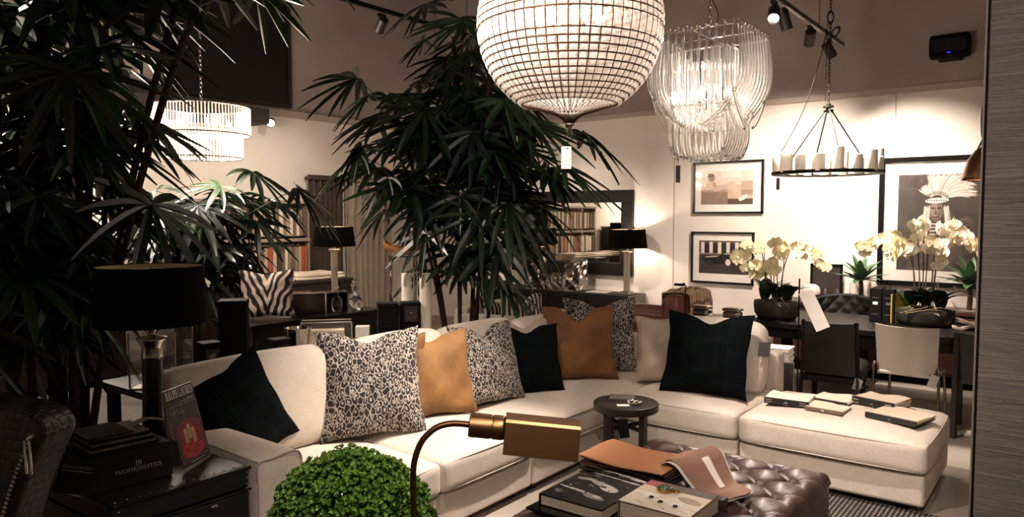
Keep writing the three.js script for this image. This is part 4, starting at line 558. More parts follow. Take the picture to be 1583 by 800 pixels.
{ // leather samples
  const mats = [M.leatherEspresso, M.leatherBlack, M.leatherBrown, M.leatherEspresso, M.leatherCognac], L = ['lowest black leather hide in the folded stack', 'dark hide second from the bottom of the folded stack', 'brown hide in the middle of the folded stack', 'dark hide just below the top of the stack', 'thin cognac edge hide directly below the tan hide'];
  let y = OT + 0.018; mats.forEach((m, i) => { const R = rng(60 + i), a = R() * 6, t = 0.008, hgt = y; const o = thing('leather_sample', L[i], 'leather', [-1.695, 0, -3.19], rad((R() - 0.5) * 4), 'stacked leather samples');
    const wave = (u, v) => hgt + 0.004 * Math.sin(u * 7 + a + v * 3) ; part(o, 'hide', sheet(0.45, 0.29 - i * 0.006, t, wave), m); const r = 0.0065; part(o, 'fold', move(merge([tube(Array.from({ length: 9 }, (_, k) => [0, 0, (k / 8 - 0.5) * 0.28]), r, 12, 8)]), 0.225, hgt + 0.006, 0), m); y += 0.0165; });
  const o = thing('leather_sample', 'tan orange leather hide on top of the folded stack', 'leather', [-1.69, 0, -3.19], rad(-3), 'stacked leather samples'); part(o, 'hide', sheet(0.46, 0.31, 0.005, (u, v) => y + 0.006 * Math.sin(u * 6 + 2) + 0.004 * Math.sin(v * 5)), M.leatherTan);
  // suede hide flung over the end of the stack
  const f = thing('leather_sample', 'brown suede hide with a white label, flung over the stack end', 'leather', [-1.43, 0, -3.25], rad(-20), 'stacked leather samples');
  const prof = new THREE.CatmullRomCurve3([V(-0.10, y + 0.010, 0), V(-0.06, y + 0.016, 0), V(-0.01, y + 0.045, 0), V(0.04, y + 0.035, 0), V(0.09, y - 0.02, 0), V(0.15, y - 0.075, 0), V(0.21, OT + 0.028, 0), V(0.25, OT + 0.022, 0)]);
  const FX_ = (u, v) => { const q = prof.getPoint(u); return [q.x + 0.02 * Math.sin(v * 3.1) * u, (v - 0.5) * (0.24 + 0.05 * Math.sin(u * 5)) - 0.03 * u]; }, FY = (u, v) => prof.getPoint(u).y + 0.006 * Math.sin(v * 6 + u * 4) + (0.5 - v) * 0.015;
  part(f, 'suede', sheet(0.4, 0.26, 0.004, (u, v) => FY(u, v) + 0.003, 30, 10, FX_), M.leatherSuede); part(f, 'grey_backing', sheet(0.4, 0.27, 0.003, (u, v) => FY(u, v) - 0.006, 30, 10, (u, v) => { const q = FX_(u, v); return [q[0], q[1] * 1.1]; }), M.leatherBack, 'pale grey reverse side');
  const lab = sheet(0.12, 0.04, 0.0008, (u, v) => FY(0.42 + 0.28 * u, 0.32 + 0.16 * v) + 0.0085, 12, 3, (u, v) => FX_(0.42 + 0.28 * u, 0.32 + 0.16 * v)); setUV(lab, () => [0, 0]); { const p = lab.attributes.position; for (let i = 0; i < p.count; i++) lab.attributes.uv.setXY(i, (p.getX(i) + 0.03) / 0.14, (p.getZ(i) + 0.12) / 0.1); }
  part(f, 'label', lab, std({ roughness: 0.8, map: canvasTex(128, 48, (x, w, h) => { x.fillStyle = '#e2d8cc'; x.fillRect(0, 0, w, h); x.fillStyle = '#6b625a'; for (let i = 0; i < 5; i++) x.fillRect(20, 10 + i * 6, 30 + (i * 23) % 50, 2); }) }), 'white paper label');
}
// fabric books on the chaise
function swatchBook(label, x0, x1, z0, z1, y, n, turn, cover, seed, pages = [[214, 202, 184], [202, 190, 172]]) {
  const w = x1 - x0, d = z1 - z0, R = rng(seed), o = thing('fabric_book', label, 'fabric book', [(x0 + x1) / 2, y, (z0 + z1) / 2], turn, 'fabric books on the chaise'); let h = 0.004;
  part(o, 'back_board', box(w, 0.004, d, 0, 0.002, 0, 0.001), cover);
  const m = std({ roughness: 0.95, map: tex(64, 64, 0.1, (u, v, x, yy) => mixc(pages[0], pages[1], ((x + yy) % 3) / 2)) });
  for (let i = 0; i < n; i++) { const a = R() * 6, b = R() * 6, e = (R() - 0.5) * 0.012; part(o, 'swatch', sheet(w - 0.006, d - 0.008, 0.0045, (u, v) => h + 0.0025 * Math.sin(u * 9 + a) * (1 - v) + 0.010 * (1 - v) ** 2 * Math.sin(u * 4 + b) * (i / n), 14, 6, (u, v) => [(u - 0.5) * (w - 0.006) + e, (v - 0.5) * (d - 0.01) + 0.004 * Math.sin(u * 8 + a) * (1 - v)]), (i * 7 + seed) % 5 === 2 && i < n - 1 ? M.linenDark : m); h += 0.0055; }
  part(o, 'header', setUV(box(w, h + 0.002, 0.016, 0, (h + 0.002) / 2, d / 2 - 0.004, 0.002), (x, yy) => [x / w + 0.5, yy / (h + 0.002)]), cover);
  part(o, 'hanger', [tube([[-0.012, h * 0.5, d / 2 + 0.004], [-0.014, h * 0.3, d / 2 + 0.025], [0.004, h * 0.25, d / 2 + 0.04], [0.022, h * 0.3, d / 2 + 0.03]], 0.0018, 18, 5), box(0.02, 0.006, 0.012, 0, h * 0.5, d / 2 + 0.006, 0.001)], M.nickel); return o;
}
{ const hdr = std({ roughness: 0.6, map: canvasTex(256, 32, (x, w, h) => { x.fillStyle = '#0e0c0b'; x.fillRect(0, 0, w, h); x.fillStyle = '#b9b0a4'; for (let i = 0; i < 4; i++) { x.fillRect(10 + i * 9, 8, 5, 5); x.fillRect(10 + i * 9, 20, 5, 4); x.fillRect(206 + i * 9, 8, 5, 5); x.fillRect(206 + i * 9, 20, 5, 4); } }) });
  const S = 0.464;
  swatchBook('thick cream fabric book nearest the black cushion', -1.65, -1.37, -5.14, -4.90, S, 6, rad(4), hdr, 1, [[226, 214, 196], [212, 198, 178]]);
  swatchBook('thin beige fabric book at the back of the chaise', -1.40, -1.16, -5.34, -5.10, S, 4, rad(-6), std({ color: 0x2c2420, roughness: 0.7 }), 2);
  swatchBook('small beige fabric book lying in front, with a wire hook', -1.37, -1.14, -5.06, -4.86, S + 0.001, 3, rad(-4), std({ color: 0x6a5648, roughness: 0.7 }), 3, [[206, 192, 172], [194, 180, 162]]);
  swatchBook('thick dark fabric book in the middle of the chaise', -1.145, -0.87, -5.40, -5.17, S, 9, rad(-16), hdr, 4, [[196, 180, 158], [176, 160, 140]]);
  swatchBook('large tan fabric book at the right end of the chaise', -1.00, -0.70, -5.15, -4.88, S - 0.001, 5, rad(-14), std({ color: 0x191412, roughness: 0.6 }), 5, [[196, 180, 158], [182, 166, 144]]); }

// ---------- trunk corner ----------
{
  const X0 = -3.45, X1 = -2.68, Z0 = -1.725, Z1 = -1.17, H = 0.68, o = thing('trunk_table', 'black leather trunk side table with nickel studs', 'trunk', [0, 0, 0]);
  part(o, 'body', [block(X0, X1, 0.02, H - 0.1, Z0, Z1, 0.015), block(X0, X1, H - 0.095, H, Z0, Z1, 0.018)], M.leatherBlack);
  part(o, 'binding', [tube([[X1 + 0.002, H - 0.008, Z0], [X1 + 0.002, H - 0.008, Z1], [X0, H - 0.008, Z1 + 0.002]], 0.008, 40, 6, false, true), tube([[X1 + 0.003, H - 0.097, Z0], [X1 + 0.003, H - 0.097, Z1]], 0.005, 10, 6), bar([X1, 0.02, Z1], [X1, H - 0.02, Z1], 0.014, 0.014)], M.blackGloss);
  for (let i = 0; i < 13; i++) part(o, 'stud', ball(0.0045, X1 - 0.018, H, Z0 + 0.02 + i * 0.0425, 8, 6), M.nickel); for (let i = 0; i < 4; i++) { part(o, 'stud', ball(0.0045, X1 + 0.001, H - 0.025 - i * 0.024, Z0 + 0.016, 8, 6), M.nickel); part(o, 'stud', ball(0.0045, X1 + 0.001, H - 0.03 - i * 0.024, Z1 - 0.03, 8, 6), M.nickel); }
  part(o, 'handle', [tube([[X1 + 0.012, H - 0.125, -1.56], [X1 + 0.03, H - 0.15, -1.52], [X1 + 0.03, H - 0.155, -1.42], [X1 + 0.012, H - 0.13, -1.37]], 0.008, 24, 8)], M.blackGloss);
  for (const z of [-1.56, -1.37]) part(o, 'handle_mount', [box(0.012, 0.02, 0.03, X1 + 0.005, H - 0.125, z, 0.003), ball(0.005, X1 + 0.012, H - 0.122, z - 0.008, 8, 6), ball(0.005, X1 + 0.012, H - 0.122, z + 0.008, 8, 6)], M.nickel);
  // sample box with lettering
  const wn = canvasTex(512, 256, (x, w, h) => { x.fillStyle = '#0b0909'; x.fillRect(0, 0, w, h); x.fillStyle = '#b8b0a8'; x.textAlign = 'center'; x.font = '44px serif'; x.fillText('WOODNOTES', 300, 160); for (let i = 0; i < 3; i++) x.fillRect(284 + i * 13, 82, 6, 36); });
  const b = thing('sample_box', 'black sample box lettered WOODNOTES on the trunk', 'box', [-2.95, H + 0.003, -1.325], rad(-4));
  part(b, 'carton', box(0.25, 0.135, 0.31, 0, 0.0675, 0, 0.003), M.blackMatte); part(b, 'front_print', move(printOn(0.308, 0.13, 0.002), 0.126, 0.0675, 0, Math.PI / 2), std({ map: wn, roughness: 0.6 }), 'pale serif lettering'); part(b, 'lid_line', block(-0.126, 0.1268, 0.112, 0.1135, -0.156, 0.156), M.paperGrey);
  const top = H + 0.139;
  const s = thing('sample_binder', 'binder of woven samples on top of the lettered box', 'binder', [-2.96, top, -1.31], rad(-4));
  part(s, 'covers', [box(0.20, 0.004, 0.27, 0, 0.002, 0, 0.001), box(0.20, 0.004, 0.16, 0, 0.058, 0.04, 0.001)], M.blackMatte);
  const wv = std({ roughness: 0.9, map: tex(64, 64, 0.04, (u, v, x, y) => { const k = (Math.floor(x / 8) + Math.floor(y / 8)) % 2 ? 1 : 0.55; return [150 * k, 132 * k, 108 * k]; }), bumpMap: tex(64, 64, 0.04, (u, v) => 128 + 120 * Math.sin(u * 25) * Math.sin(v * 25), false), bumpScale: 0.002 });
  for (let i = 0; i < 5; i++) part(s, 'swatch', box(0.19, i % 2 ? 0.007 : 0.009, 0.24 - i * 0.01, 0.005 - i * 0.003, 0.009 + i * 0.010, -0.005, 0.002), i % 2 ? M.blackMatte : wv);
  part(s, 'end_leaf', move(sheet(0.14, 0.05, 0.002, (u, v) => 0.02 * Math.sin(u * 3.1), 10, 3), 0, 0.05, -0.13, Math.PI / 2), std({ color: 0x8a7860, roughness: 0.9 }));
  const cd = thing('hanging_card', 'black card lettered TRENZSEATER sloping over the box edge', 'card', [-2.842, top - 0.03, -1.14], rad(60));
  const tz = canvasTex(256, 256, (x, w, h) => { x.fillStyle = '#0d0b0b'; x.fillRect(0, 0, w, h); x.fillStyle = '#c4bcb4'; x.font = '30px sans-serif'; x.fillText('TRENZSEATER', 24, 60); x.fillRect(24, 78, 196, 5); x.fillStyle = '#8a837c'; x.fillRect(24, 74, 150, 2); });
  const cp = part(cd, 'card', printOn(0.13, 0.115, 0.003, 0, -0.03, 0), std({ map: tz, roughness: 0.6 })); cp.rotation.set(rad(-12), 0, rad(-14)); const ck = part(cd, 'white_corner', box(0.04, 0.006, 0.002, 0.02, -0.09, 0.004, 0), M.paper); ck.rotation.set(0, 0, rad(-24));
  // acrylic picture card
  const rl = canvasTex(256, 432, (x, w, h) => { x.fillStyle = '#241c1a'; x.fillRect(0, 0, w, h); const g = x.createLinearGradient(0, 0, 0, h); x.fillStyle = '#3a3030'; x.fillRect(0, 70, w, 120); x.strokeStyle = '#9a8f88'; x.lineWidth = 3; for (const [a, b, l] of [[110, 80, 110], [40, 90, 70], [150, 60, 40]]) { x.beginPath(); x.moveTo(a, b); x.lineTo(a + 4, b + l); x.stroke(); x.beginPath(); x.moveTo(a - 26, b + l * 0.55); x.lineTo(a + 30, b + l * 0.5); x.stroke(); } x.fillStyle = '#7d1f22'; x.beginPath(); x.moveTo(20, 210); x.quadraticCurveTo(128, 160, 236, 205); x.lineTo(240, 380); x.lineTo(24, 390); x.fill(); x.fillStyle = '#a32a2c'; x.beginPath(); x.ellipse(125, 350, 100, 46, 0, 0, 7); x.fill(); x.fillStyle = '#5e1417'; for (let i = 0; i < 7; i++) { x.beginPath(); x.ellipse(40 + i * 30, 370 - (i % 3) * 26, 16, 5, 0.4, 0, 7); x.fill(); } x.fillStyle = '#c8a06c'; for (const [a, b] of [[90, 245], [125, 225], [158, 250]]) { x.beginPath(); x.arc(a, b, 15, 0, 7); x.fill(); x.fillRect(a - 13, b + 10, 11, 62); x.fillRect(a + 3, b + 10, 11, 58); } x.fillStyle = '#d8d0c8'; x.textAlign = 'center'; x.save(); x.scale(0.72, 1.5); x.font = 'bold 42px serif'; x.fillText('RALPH LAUREN', 176, 36); x.restore(); x.font = 'italic 20px serif'; x.fillText('Home', 206, 84); x.strokeStyle = '#8c837c'; x.lineWidth = 2; x.strokeRect(10, 96, 236, 304); x.fillStyle = '#a39a92'; x.fillRect(70, 414, 130, 4); });
  const c = thing('display_card', 'clear display holder with a red picture lettered RALPH LAUREN', 'sign', [-2.86, H + 0.003, -1.60], rad(118));
  const hold = part(c, 'holder', [box(0.20, 0.33, 0.004, 0, 0.165, 0, 0.001), box(0.20, 0.003, 0.07, 0, 0.0015, -0.03, 0.001)], M.glass); hold.rotation.x = rad(-15); const pr = part(c, 'print', printOn(0.19, 0.32, 0.0015, 0, 0.166, 0.0035), std({ map: rl, roughness: 0.7 })); pr.rotation.x = rad(-15);
  // lamp
  const l = thing('table_lamp', 'tall black table lamp with a large black drum shade on the trunk', 'lamp', [-3.21, H, -1.60]);
  part(l, 'foot', lathe([[0, 0], [0.07, 0], [0.07, 0.012], [0.062, 0.02], [0.062, 0.03], [0.056, 0.035], [0.058, 0.045], [0, 0.045]], 32), M.nickel);
  part(l, 'column', lathe([[0, 0.045], [0.052, 0.045], [0.045, 0.2], [0.042, 0.40], [0, 0.40]], 32), M.blackGloss);
  part(l, 'collar', lathe([[0, 0.36], [0.045, 0.36], [0.046, 0.37], [0.042, 0.375], [0.044, 0.385], [0.041, 0.39], [0.044, 0.40], [0.041, 0.405], [0.045, 0.415], [0.058, 0.44], [0.062, 0.445], [0.062, 0.452], [0.02, 0.46], [0.012, 0.47], [0.02, 0.485], [0.02, 0.50], [0.01, 0.52], [0.008, 0.56], [0, 0.56]], 28).translate(0, 0.04, 0), M.nickel);
  part(l, 'shade', [lathe([[0.226, 0.555], [0.228, 0.555], [0.218, 0.805], [0.216, 0.805], [0.226, 0.555]], 56)], M.shadeBlack); part(l, 'shade_lining', lathe([[0.2245, 0.558], [0.2145, 0.802]], 56), M.shadeInner); part(l, 'spider', [0, 1, 2].map((k) => rod([0, 0.795, 0], [0.215 * Math.sin(k * 2.09), 0.798, 0.215 * Math.cos(k * 2.09)], 0.002)).concat([rod([0, 0.58, 0], [0, 0.80, 0], 0.004)]), M.nickel);
  // crocodile embossed chair
  const VOR = []; { const R = rng(31); for (let j = 0; j < 8; j++) for (let i = 0; i < 8; i++) VOR.push([(i + 0.5 + (j % 2) * 0.5 + (R() - 0.5) * 0.3) / 8, (j + 0.5 + (R() - 0.5) * 0.25) / 8]); }
  const cell = (u, v) => { let a = 9, b = 9; for (const [x, y] of VOR) { let dx = u - x, dy = v - y; dx -= Math.round(dx); dy -= Math.round(dy); const d = Math.max(Math.abs(dx), Math.abs(dy) * 1.1) * 0.6 + Math.hypot(dx, dy) * 0.4; if (d < a) { b = a; a = d; } else if (d < b) b = d; } return Math.min(1, (b - a) * 30); };
  M.croc = phys({ color: 0x060505, roughness: 0.4, clearcoat: 0.4, clearcoatRoughness: 0.25, bumpMap: tex(256, 256, 0.24, (u, v) => 255 * cell(u, v), false), bumpScale: 0.0025 });
  const ch = thing('crocodile_armchair', 'black crocodile embossed armchair with a line of nickel nailheads', 'chair', [-2.80, 0, -0.72], rad(24));
  const sh = new THREE.Shape(); sh.moveTo(-0.62, 0.12); sh.lineTo(0.13, 0.12); sh.bezierCurveTo(0.15, 0.45, 0.20, 0.75, 0.36, 1.02); sh.bezierCurveTo(0.385, 1.06, 0.36, 1.09, 0.31, 1.095); sh.bezierCurveTo(0.0, 1.14, -0.3, 1.15, -0.62, 1.14); sh.closePath();
  part(ch, 'back', uvBox(new THREE.ExtrudeGeometry(sh, { depth: 0.10, bevelEnabled: true, bevelThickness: 0.02, bevelSize: 0.02, bevelSegments: 3, curveSegments: 16 }).translate(0, 0, -0.12)), M.croc);
  part(ch, 'seat', move(softBox(0.6, 0.2, 0.24, 0.04, { n: 8 }), -0.25, 0.3, -0.26), M.croc); part(ch, 'arm', move(softBox(0.12, 0.5, 0.24, 0.04, { n: 8 }), 0.04, 0.12, -0.26), M.croc);
  for (const [x, z] of [[-0.5, -0.06], [0.06, -0.06], [-0.5, -0.32], [0.06, -0.32]]) part(ch, 'leg', cyl(0.015, 0.14, x, 0, z, 10, 0.022), M.woodBlack);
  const cv = new THREE.CubicBezierCurve(new THREE.Vector2(0.135, 0.14), new THREE.Vector2(0.155, 0.45), new THREE.Vector2(0.205, 0.75), new THREE.Vector2(0.36, 1.02)); for (let i = 0; i < 62; i++) { const p = cv.getPointAt(i / 61); const n = part(ch, 'nailhead', new THREE.SphereGeometry(0.0075, 8, 5), M.nickel); n.position.set(p.x - 0.012, p.y, 0.003); }
  part(ch, 'scroll_trim', [tube([[0.34, 1.03, 0.0], [0.375, 1.06, -0.02], [0.37, 1.08, -0.08]], 0.008, 14, 6), rod([0.335, 1.03, 0.006], [0.345, 0.93, 0.012], 0.004), rod([0.352, 1.03, 0.006], [0.362, 0.93, 0.012], 0.004)], M.chrome);
}

// ---------- dining side ----------
{ const o = thing('dining_table', 'long black dining table with orchids behind the sofa', 'table', [0, 0, 0]);
  part(o, 'top', block(-2.42, 0.7, 0.70, 0.75, -7.72, -6.70, 0.006), M.woodBlack); part(o, 'apron', [block(-2.3, 0.6, 0.60, 0.70, -6.84, -6.80, 0.003), block(-2.3, 0.6, 0.60, 0.70, -7.62, -7.58, 0.003)], M.woodBlack);
  for (const x of [-2.34, 0.6]) for (const z of [-7.62, -6.80]) part(o, 'leg', box(0.09, 0.70, 0.09, x, 0.35, z, 0.004), M.woodBlack); }
function tagCard(parent, x, y, z, r = 0) { const t = part(parent, 'swing_tag', [move(box(0.06, 0.10, 0.002, 0, -0.06, 0, 0), 0, 0, 0, 0, 0, rad(-18))], M.paperGrey, 'grey swing tag'); t.position.set(x, y, z); t.rotation.y = r; const u = part(parent, 'swing_tag', [move(box(0.045, 0.09, 0.002, 0, -0.05, 0, 0), 0, 0, 0, 0, 0, rad(20))], M.greyCard, 'dark swing tag'); u.position.set(x - 0.03, y, z - 0.01); }
function backShell(w0, w1, h, t, curve, mat, lean) { return sheetUp(w0, w1, h, t, curve, lean); }
function sheetUp(w0, w1, h, t, curve, lean, n = 12) {      // curved upright chair back; bottom at y = 0, faces -z
  const P = [], I = [], N = (n + 1) * (n + 1); for (const s of [0, 1]) for (let j = 0; j <= n; j++) for (let i = 0; i <= n; i++) { const u = i / n * 2 - 1, v = j / n, w = w0 + (w1 - w0) * v; P.push(u * w / 2, v * h - 0.012 * (1 - u * u) * v, lean * v - curve * u * u + (s ? t : 0)); }
  for (let j = 0; j < n; j++) for (let i = 0; i < n; i++) { const a = j * (n + 1) + i, b = a + 1, c = a + n + 1, d = c + 1; I.push(a, d, b, a, c, d); I.push(N + a, N + b, N + d, N + a, N + d, N + c); }
  const e = []; for (let i = 0; i < n; i++) e.push([i, i + 1]); for (let j = 0; j < n; j++) e.push([j * (n + 1) + n, (j + 1) * (n + 1) + n]); for (let i = n; i > 0; i--) e.push([n * (n + 1) + i, n * (n + 1) + i - 1]); for (let j = n; j > 0; j--) e.push([j * (n + 1), (j - 1) * (n + 1)]); for (const [a, b] of e) I.push(a, b, N + b, a, N + b, N + a);
  const g = new THREE.BufferGeometry(); g.setAttribute('position', new THREE.Float32BufferAttribute(P, 3)); g.setIndex(I); return uvBox(toCreasedNormals(g, rad(45)));
}
{ const o = thing('dining_chair', 'white leather dining chair on bronze tube legs', 'chair', [-1.07, 0, -6.72], rad(-3), 'chairs along the dining table'), wl = phys({ color: 0xb2a89c, roughness: 0.5, bumpMap: M.leatherB, bumpScale: 0.0005 });
  part(o, 'backrest', sheetUp(0.43, 0.46, 0.40, 0.016, 0.03, 0.05).translate(0, 0.435, 0.16), wl); part(o, 'seat', move(softBox(0.43, 0.035, 0.42, 0.012, { n: 8 }), 0, 0.425, -0.04), wl);
  const lm = std({ color: 0x8a7868, metalness: 1, roughness: 0.3 }); for (const sx of [-1, 1]) { part(o, 'leg', [tube([[sx * 0.235, 0.002, 0.22], [sx * 0.235, 0.35, 0.19], [sx * 0.235, 0.50, 0.185], [sx * 0.225, 0.52, 0.17], [sx * 0.215, 0.50, 0.16], [sx * 0.21, 0.43, 0.15]], 0.011, 24, 7)], lm); part(o, 'leg', rod([sx * 0.2, 0.43, -0.2], [sx * 0.22, 0.0, -0.23], 0.011), lm); part(o, 'side_rail', rod([sx * 0.205, 0.425, 0.16], [sx * 0.2, 0.425, -0.22], 0.009), lm); } tagCard(o, 0.22, 0.48, 0.21, rad(10)); }
{ const o = thing('dining_chair', 'black upholstered dining chair with a thick round seat', 'chair', [-1.63, 0, -6.58], rad(4), 'chairs along the dining table');
  part(o, 'backrest', sheetUp(0.40, 0.44, 0.42, 0.03, 0.02, 0.06).translate(0, 0.42, 0.17), M.leatherBlack); part(o, 'seat', move(softBox(0.48, 0.12, 0.48, 0.055, { n: 10, crown: 0.02 }), 0.02, 0.37, -0.06), M.leatherBlack); part(o, 'seat_frame', box(0.44, 0.05, 0.44, 0.01, 0.355, -0.04, 0.004), M.woodBlack);
  for (const sx of [-1, 1]) { part(o, 'leg', bar([sx * 0.2, 0.85, 0.235], [sx * 0.215, 0.40, 0.18], 0.022, 0.03), M.woodBlack); part(o, 'leg', bar([sx * 0.215, 0.40, 0.18], [sx * 0.22, 0.0, 0.26], 0.026, 0.034), M.woodBlack); part(o, 'leg', bar([sx * 0.19, 0.36, -0.22], [sx * 0.2, 0, -0.24], 0.034, 0.034), M.woodBlack); } tagCard(o, 0.235, 0.40, 0.20, rad(-10)); }
{ const o = thing('dining_chair', 'dark grey leather dining chair half hidden by the partition', 'chair', [-0.54, 0, -6.74], rad(2), 'chairs along the dining table'), dm = phys({ color: 0x2b2523, roughness: 0.5, bumpMap: M.leatherB, bumpScale: 0.0005, clearcoat: 0.1 });
  part(o, 'backrest', sheetUp(0.42, 0.44, 0.38, 0.02, 0.015, 0.04).translate(0, 0.44, 0.16), dm); part(o, 'seat', move(softBox(0.44, 0.045, 0.44, 0.015, { n: 8 }), 0, 0.415, -0.04), dm);
  for (const sx of [-1, 1]) { part(o, 'leg', bar([sx * 0.2, 0.80, 0.19], [sx * 0.205, 0, 0.21], 0.04, 0.035, 0.006), dm); part(o, 'leg', bar([sx * 0.2, 0.42, -0.22], [sx * 0.2, 0, -0.24], 0.036, 0.036, 0.006), dm); } }
{ // tufted chair beyond the table
  const o = thing('tufted_chair', 'black button-tufted chair with a curved back beyond the table', 'chair', [-1.93, 0, -8.05]);
  const nu = 40, nv = 18, P = [], I = []; for (let j = 0; j <= nv; j++) for (let i = 0; i <= nu; i++) { const a = (i / nu - 0.5) * 2.5, v = j / nv, q = (i / nu) * 5 + (v * 3), q2 = (i / nu) * 5 - (v * 3), f1 = Math.abs(q - Math.round(q)), f2 = Math.abs(q2 - Math.round(q2)), pf = 0.03 * Math.pow(Math.min(1, Math.min(f1, f2) * 2), 0.5), r = 0.30 - pf; P.push(Math.sin(a) * r, 0.45 + v * (0.42 - 0.06 * Math.abs(a / 1.25) ** 2), -Math.cos(a) * r * 0.8); }
  for (let j = 0; j < nv; j++) for (let i = 0; i < nu; i++) { const a = j * (nu + 1) + i, b = a + 1, c = a + nu + 1, d = c + 1; I.push(a, b, d, a, d, c); } const g = new THREE.BufferGeometry(); g.setAttribute('position', new THREE.Float32BufferAttribute(P, 3)); g.setIndex(I); g.computeVertexNormals();
  part(o, 'tufted_back', uvBox(g), M.leatherBlack); part(o, 'back_shell', (() => { const s = []; for (let i = 0; i <= 24; i++) { const a = (i / 24 - 0.5) * 2.5; s.push([Math.sin(a) * 0.315, 0.87 - 0.06 * Math.abs(a / 1.25) ** 2, -Math.cos(a) * 0.26]); } return [tube(s, 0.022, 40, 8), new THREE.CylinderGeometry(0.33, 0.31, 0.5, 24, 1, true, Math.PI - 1.25, 2.5).scale(1, 1, 0.82).translate(0, 0.62, 0)]; })(), M.leatherBlack.clone()).material.side = THREE.DoubleSide;
  part(o, 'seat', move(softBox(0.52, 0.12, 0.46, 0.05, { n: 8, crown: 0.02 }), 0, 0.36, 0), M.leatherBlack); for (const [x, z] of [[-0.2, 0.18], [0.2, 0.18], [-0.2, -0.18], [0.2, -0.18]]) part(o, 'leg', cyl(0.014, 0.37, x, 0, z, 8, 0.02), M.woodBlack); }
{ const o = thing('sideboard', 'dark wood sideboard against the wall under the portrait', 'sideboard', [0, 0, 0]);
  part(o, 'top', block(-2.75, 0.8, 0.73, 0.77, ZB + 0.04, -8.33, 0.005), M.woodDark); part(o, 'carcass', block(-2.72, 0.77, 0.12, 0.73, ZB + 0.05, -8.36, 0.004), M.woodDark); for (let i = 0; i < 5; i++) part(o, 'door', block(-2.70 + i * 0.69, -2.03 + i * 0.69, 0.15, 0.71, -8.36, -8.342, 0.004), M.woodDark); part(o, 'plinth', block(-2.68, 0.72, 0, 0.12, ZB + 0.08, -8.42), M.blackMatte); }
// plants
M.orchid = phys({ color: 0xe9dfb4, roughness: 0.6, side: THREE.DoubleSide, transmission: 0.12, thickness: 0 }); M.orchidWhite = phys({ color: 0xf1ead6, roughness: 0.6, side: THREE.DoubleSide, transmission: 0.12, thickness: 0 });
M.orchidLeaf = std({ color: 0x1c2a18, roughness: 0.35, side: THREE.DoubleSide }); M.moss = std({ color: 0x2a2616, roughness: 1 }); M.agave = std({ color: 0x4a6a46, roughness: 0.5, side: THREE.DoubleSide }); M.stem = std({ color: 0x3a3020, roughness: 0.7 });
const petal = (l, w, a, cup, z = 0) => { const g = new THREE.BufferGeometry(), P = [], row = [[0, 0.15], [0.35, 0.9], [0.7, 1], [1, 0.35]]; let pr = null; for (const [t, k] of row) { const c = [[-w * k / 2, l * t, cup * t * t + cup * 0.3 * k + z], [0, l * t * 1.04, cup * t * t + z], [w * k / 2, l * t, cup * t * t + cup * 0.3 * k + z]]; if (pr) for (const j of [0, 1]) P.push(...pr[j], ...pr[j + 1], ...c[j + 1], ...pr[j], ...c[j + 1], ...c[j]); pr = c; } g.setAttribute('position', new THREE.Float32BufferAttribute(P, 3)); g.computeVertexNormals(); return g.rotateZ(a); };
const flowerGeo = merge([petal(0.045, 0.052, 1.35, 0.006, 0.003), petal(0.045, 0.052, -1.35, 0.006, 0.003), petal(0.042, 0.03, 0, 0.004), petal(0.040, 0.028, 2.5, 0.004), petal(0.040, 0.028, -2.5, 0.004), petal(0.018, 0.016, 3.14, 0.014, 0.004)]);
function leafBlade(l, w, bend, fold = 0.25, n = 6) { const P = []; let pr = null; for (let i = 0; i <= n; i++) { const t = i / n, ww = w * Math.sin(Math.PI * Math.min(1, 0.12 + t * 0.88)) ** 0.6 * (t > 0.96 ? 0.15 : 1) / 2, a = bend * t, y = l * Math.cos(a * 0.5) * t, z = l * Math.sin(a * 0.6) * t, c = [[-ww, y + 0, z + -ww * fold], [0, y, z], [ww, y, z - ww * fold]]; if (pr) for (const j of [0, 1]) P.push(...pr[j], ...pr[j + 1], ...c[j + 1], ...pr[j], ...c[j + 1], ...c[j]); pr = c; } const g = new THREE.BufferGeometry(); g.setAttribute('position', new THREE.Float32BufferAttribute(P, 3)); g.computeVertexNormals(); g.setAttribute('uv', new THREE.Float32BufferAttribute(new Float32Array(P.length / 3 * 2), 2)); return g; }
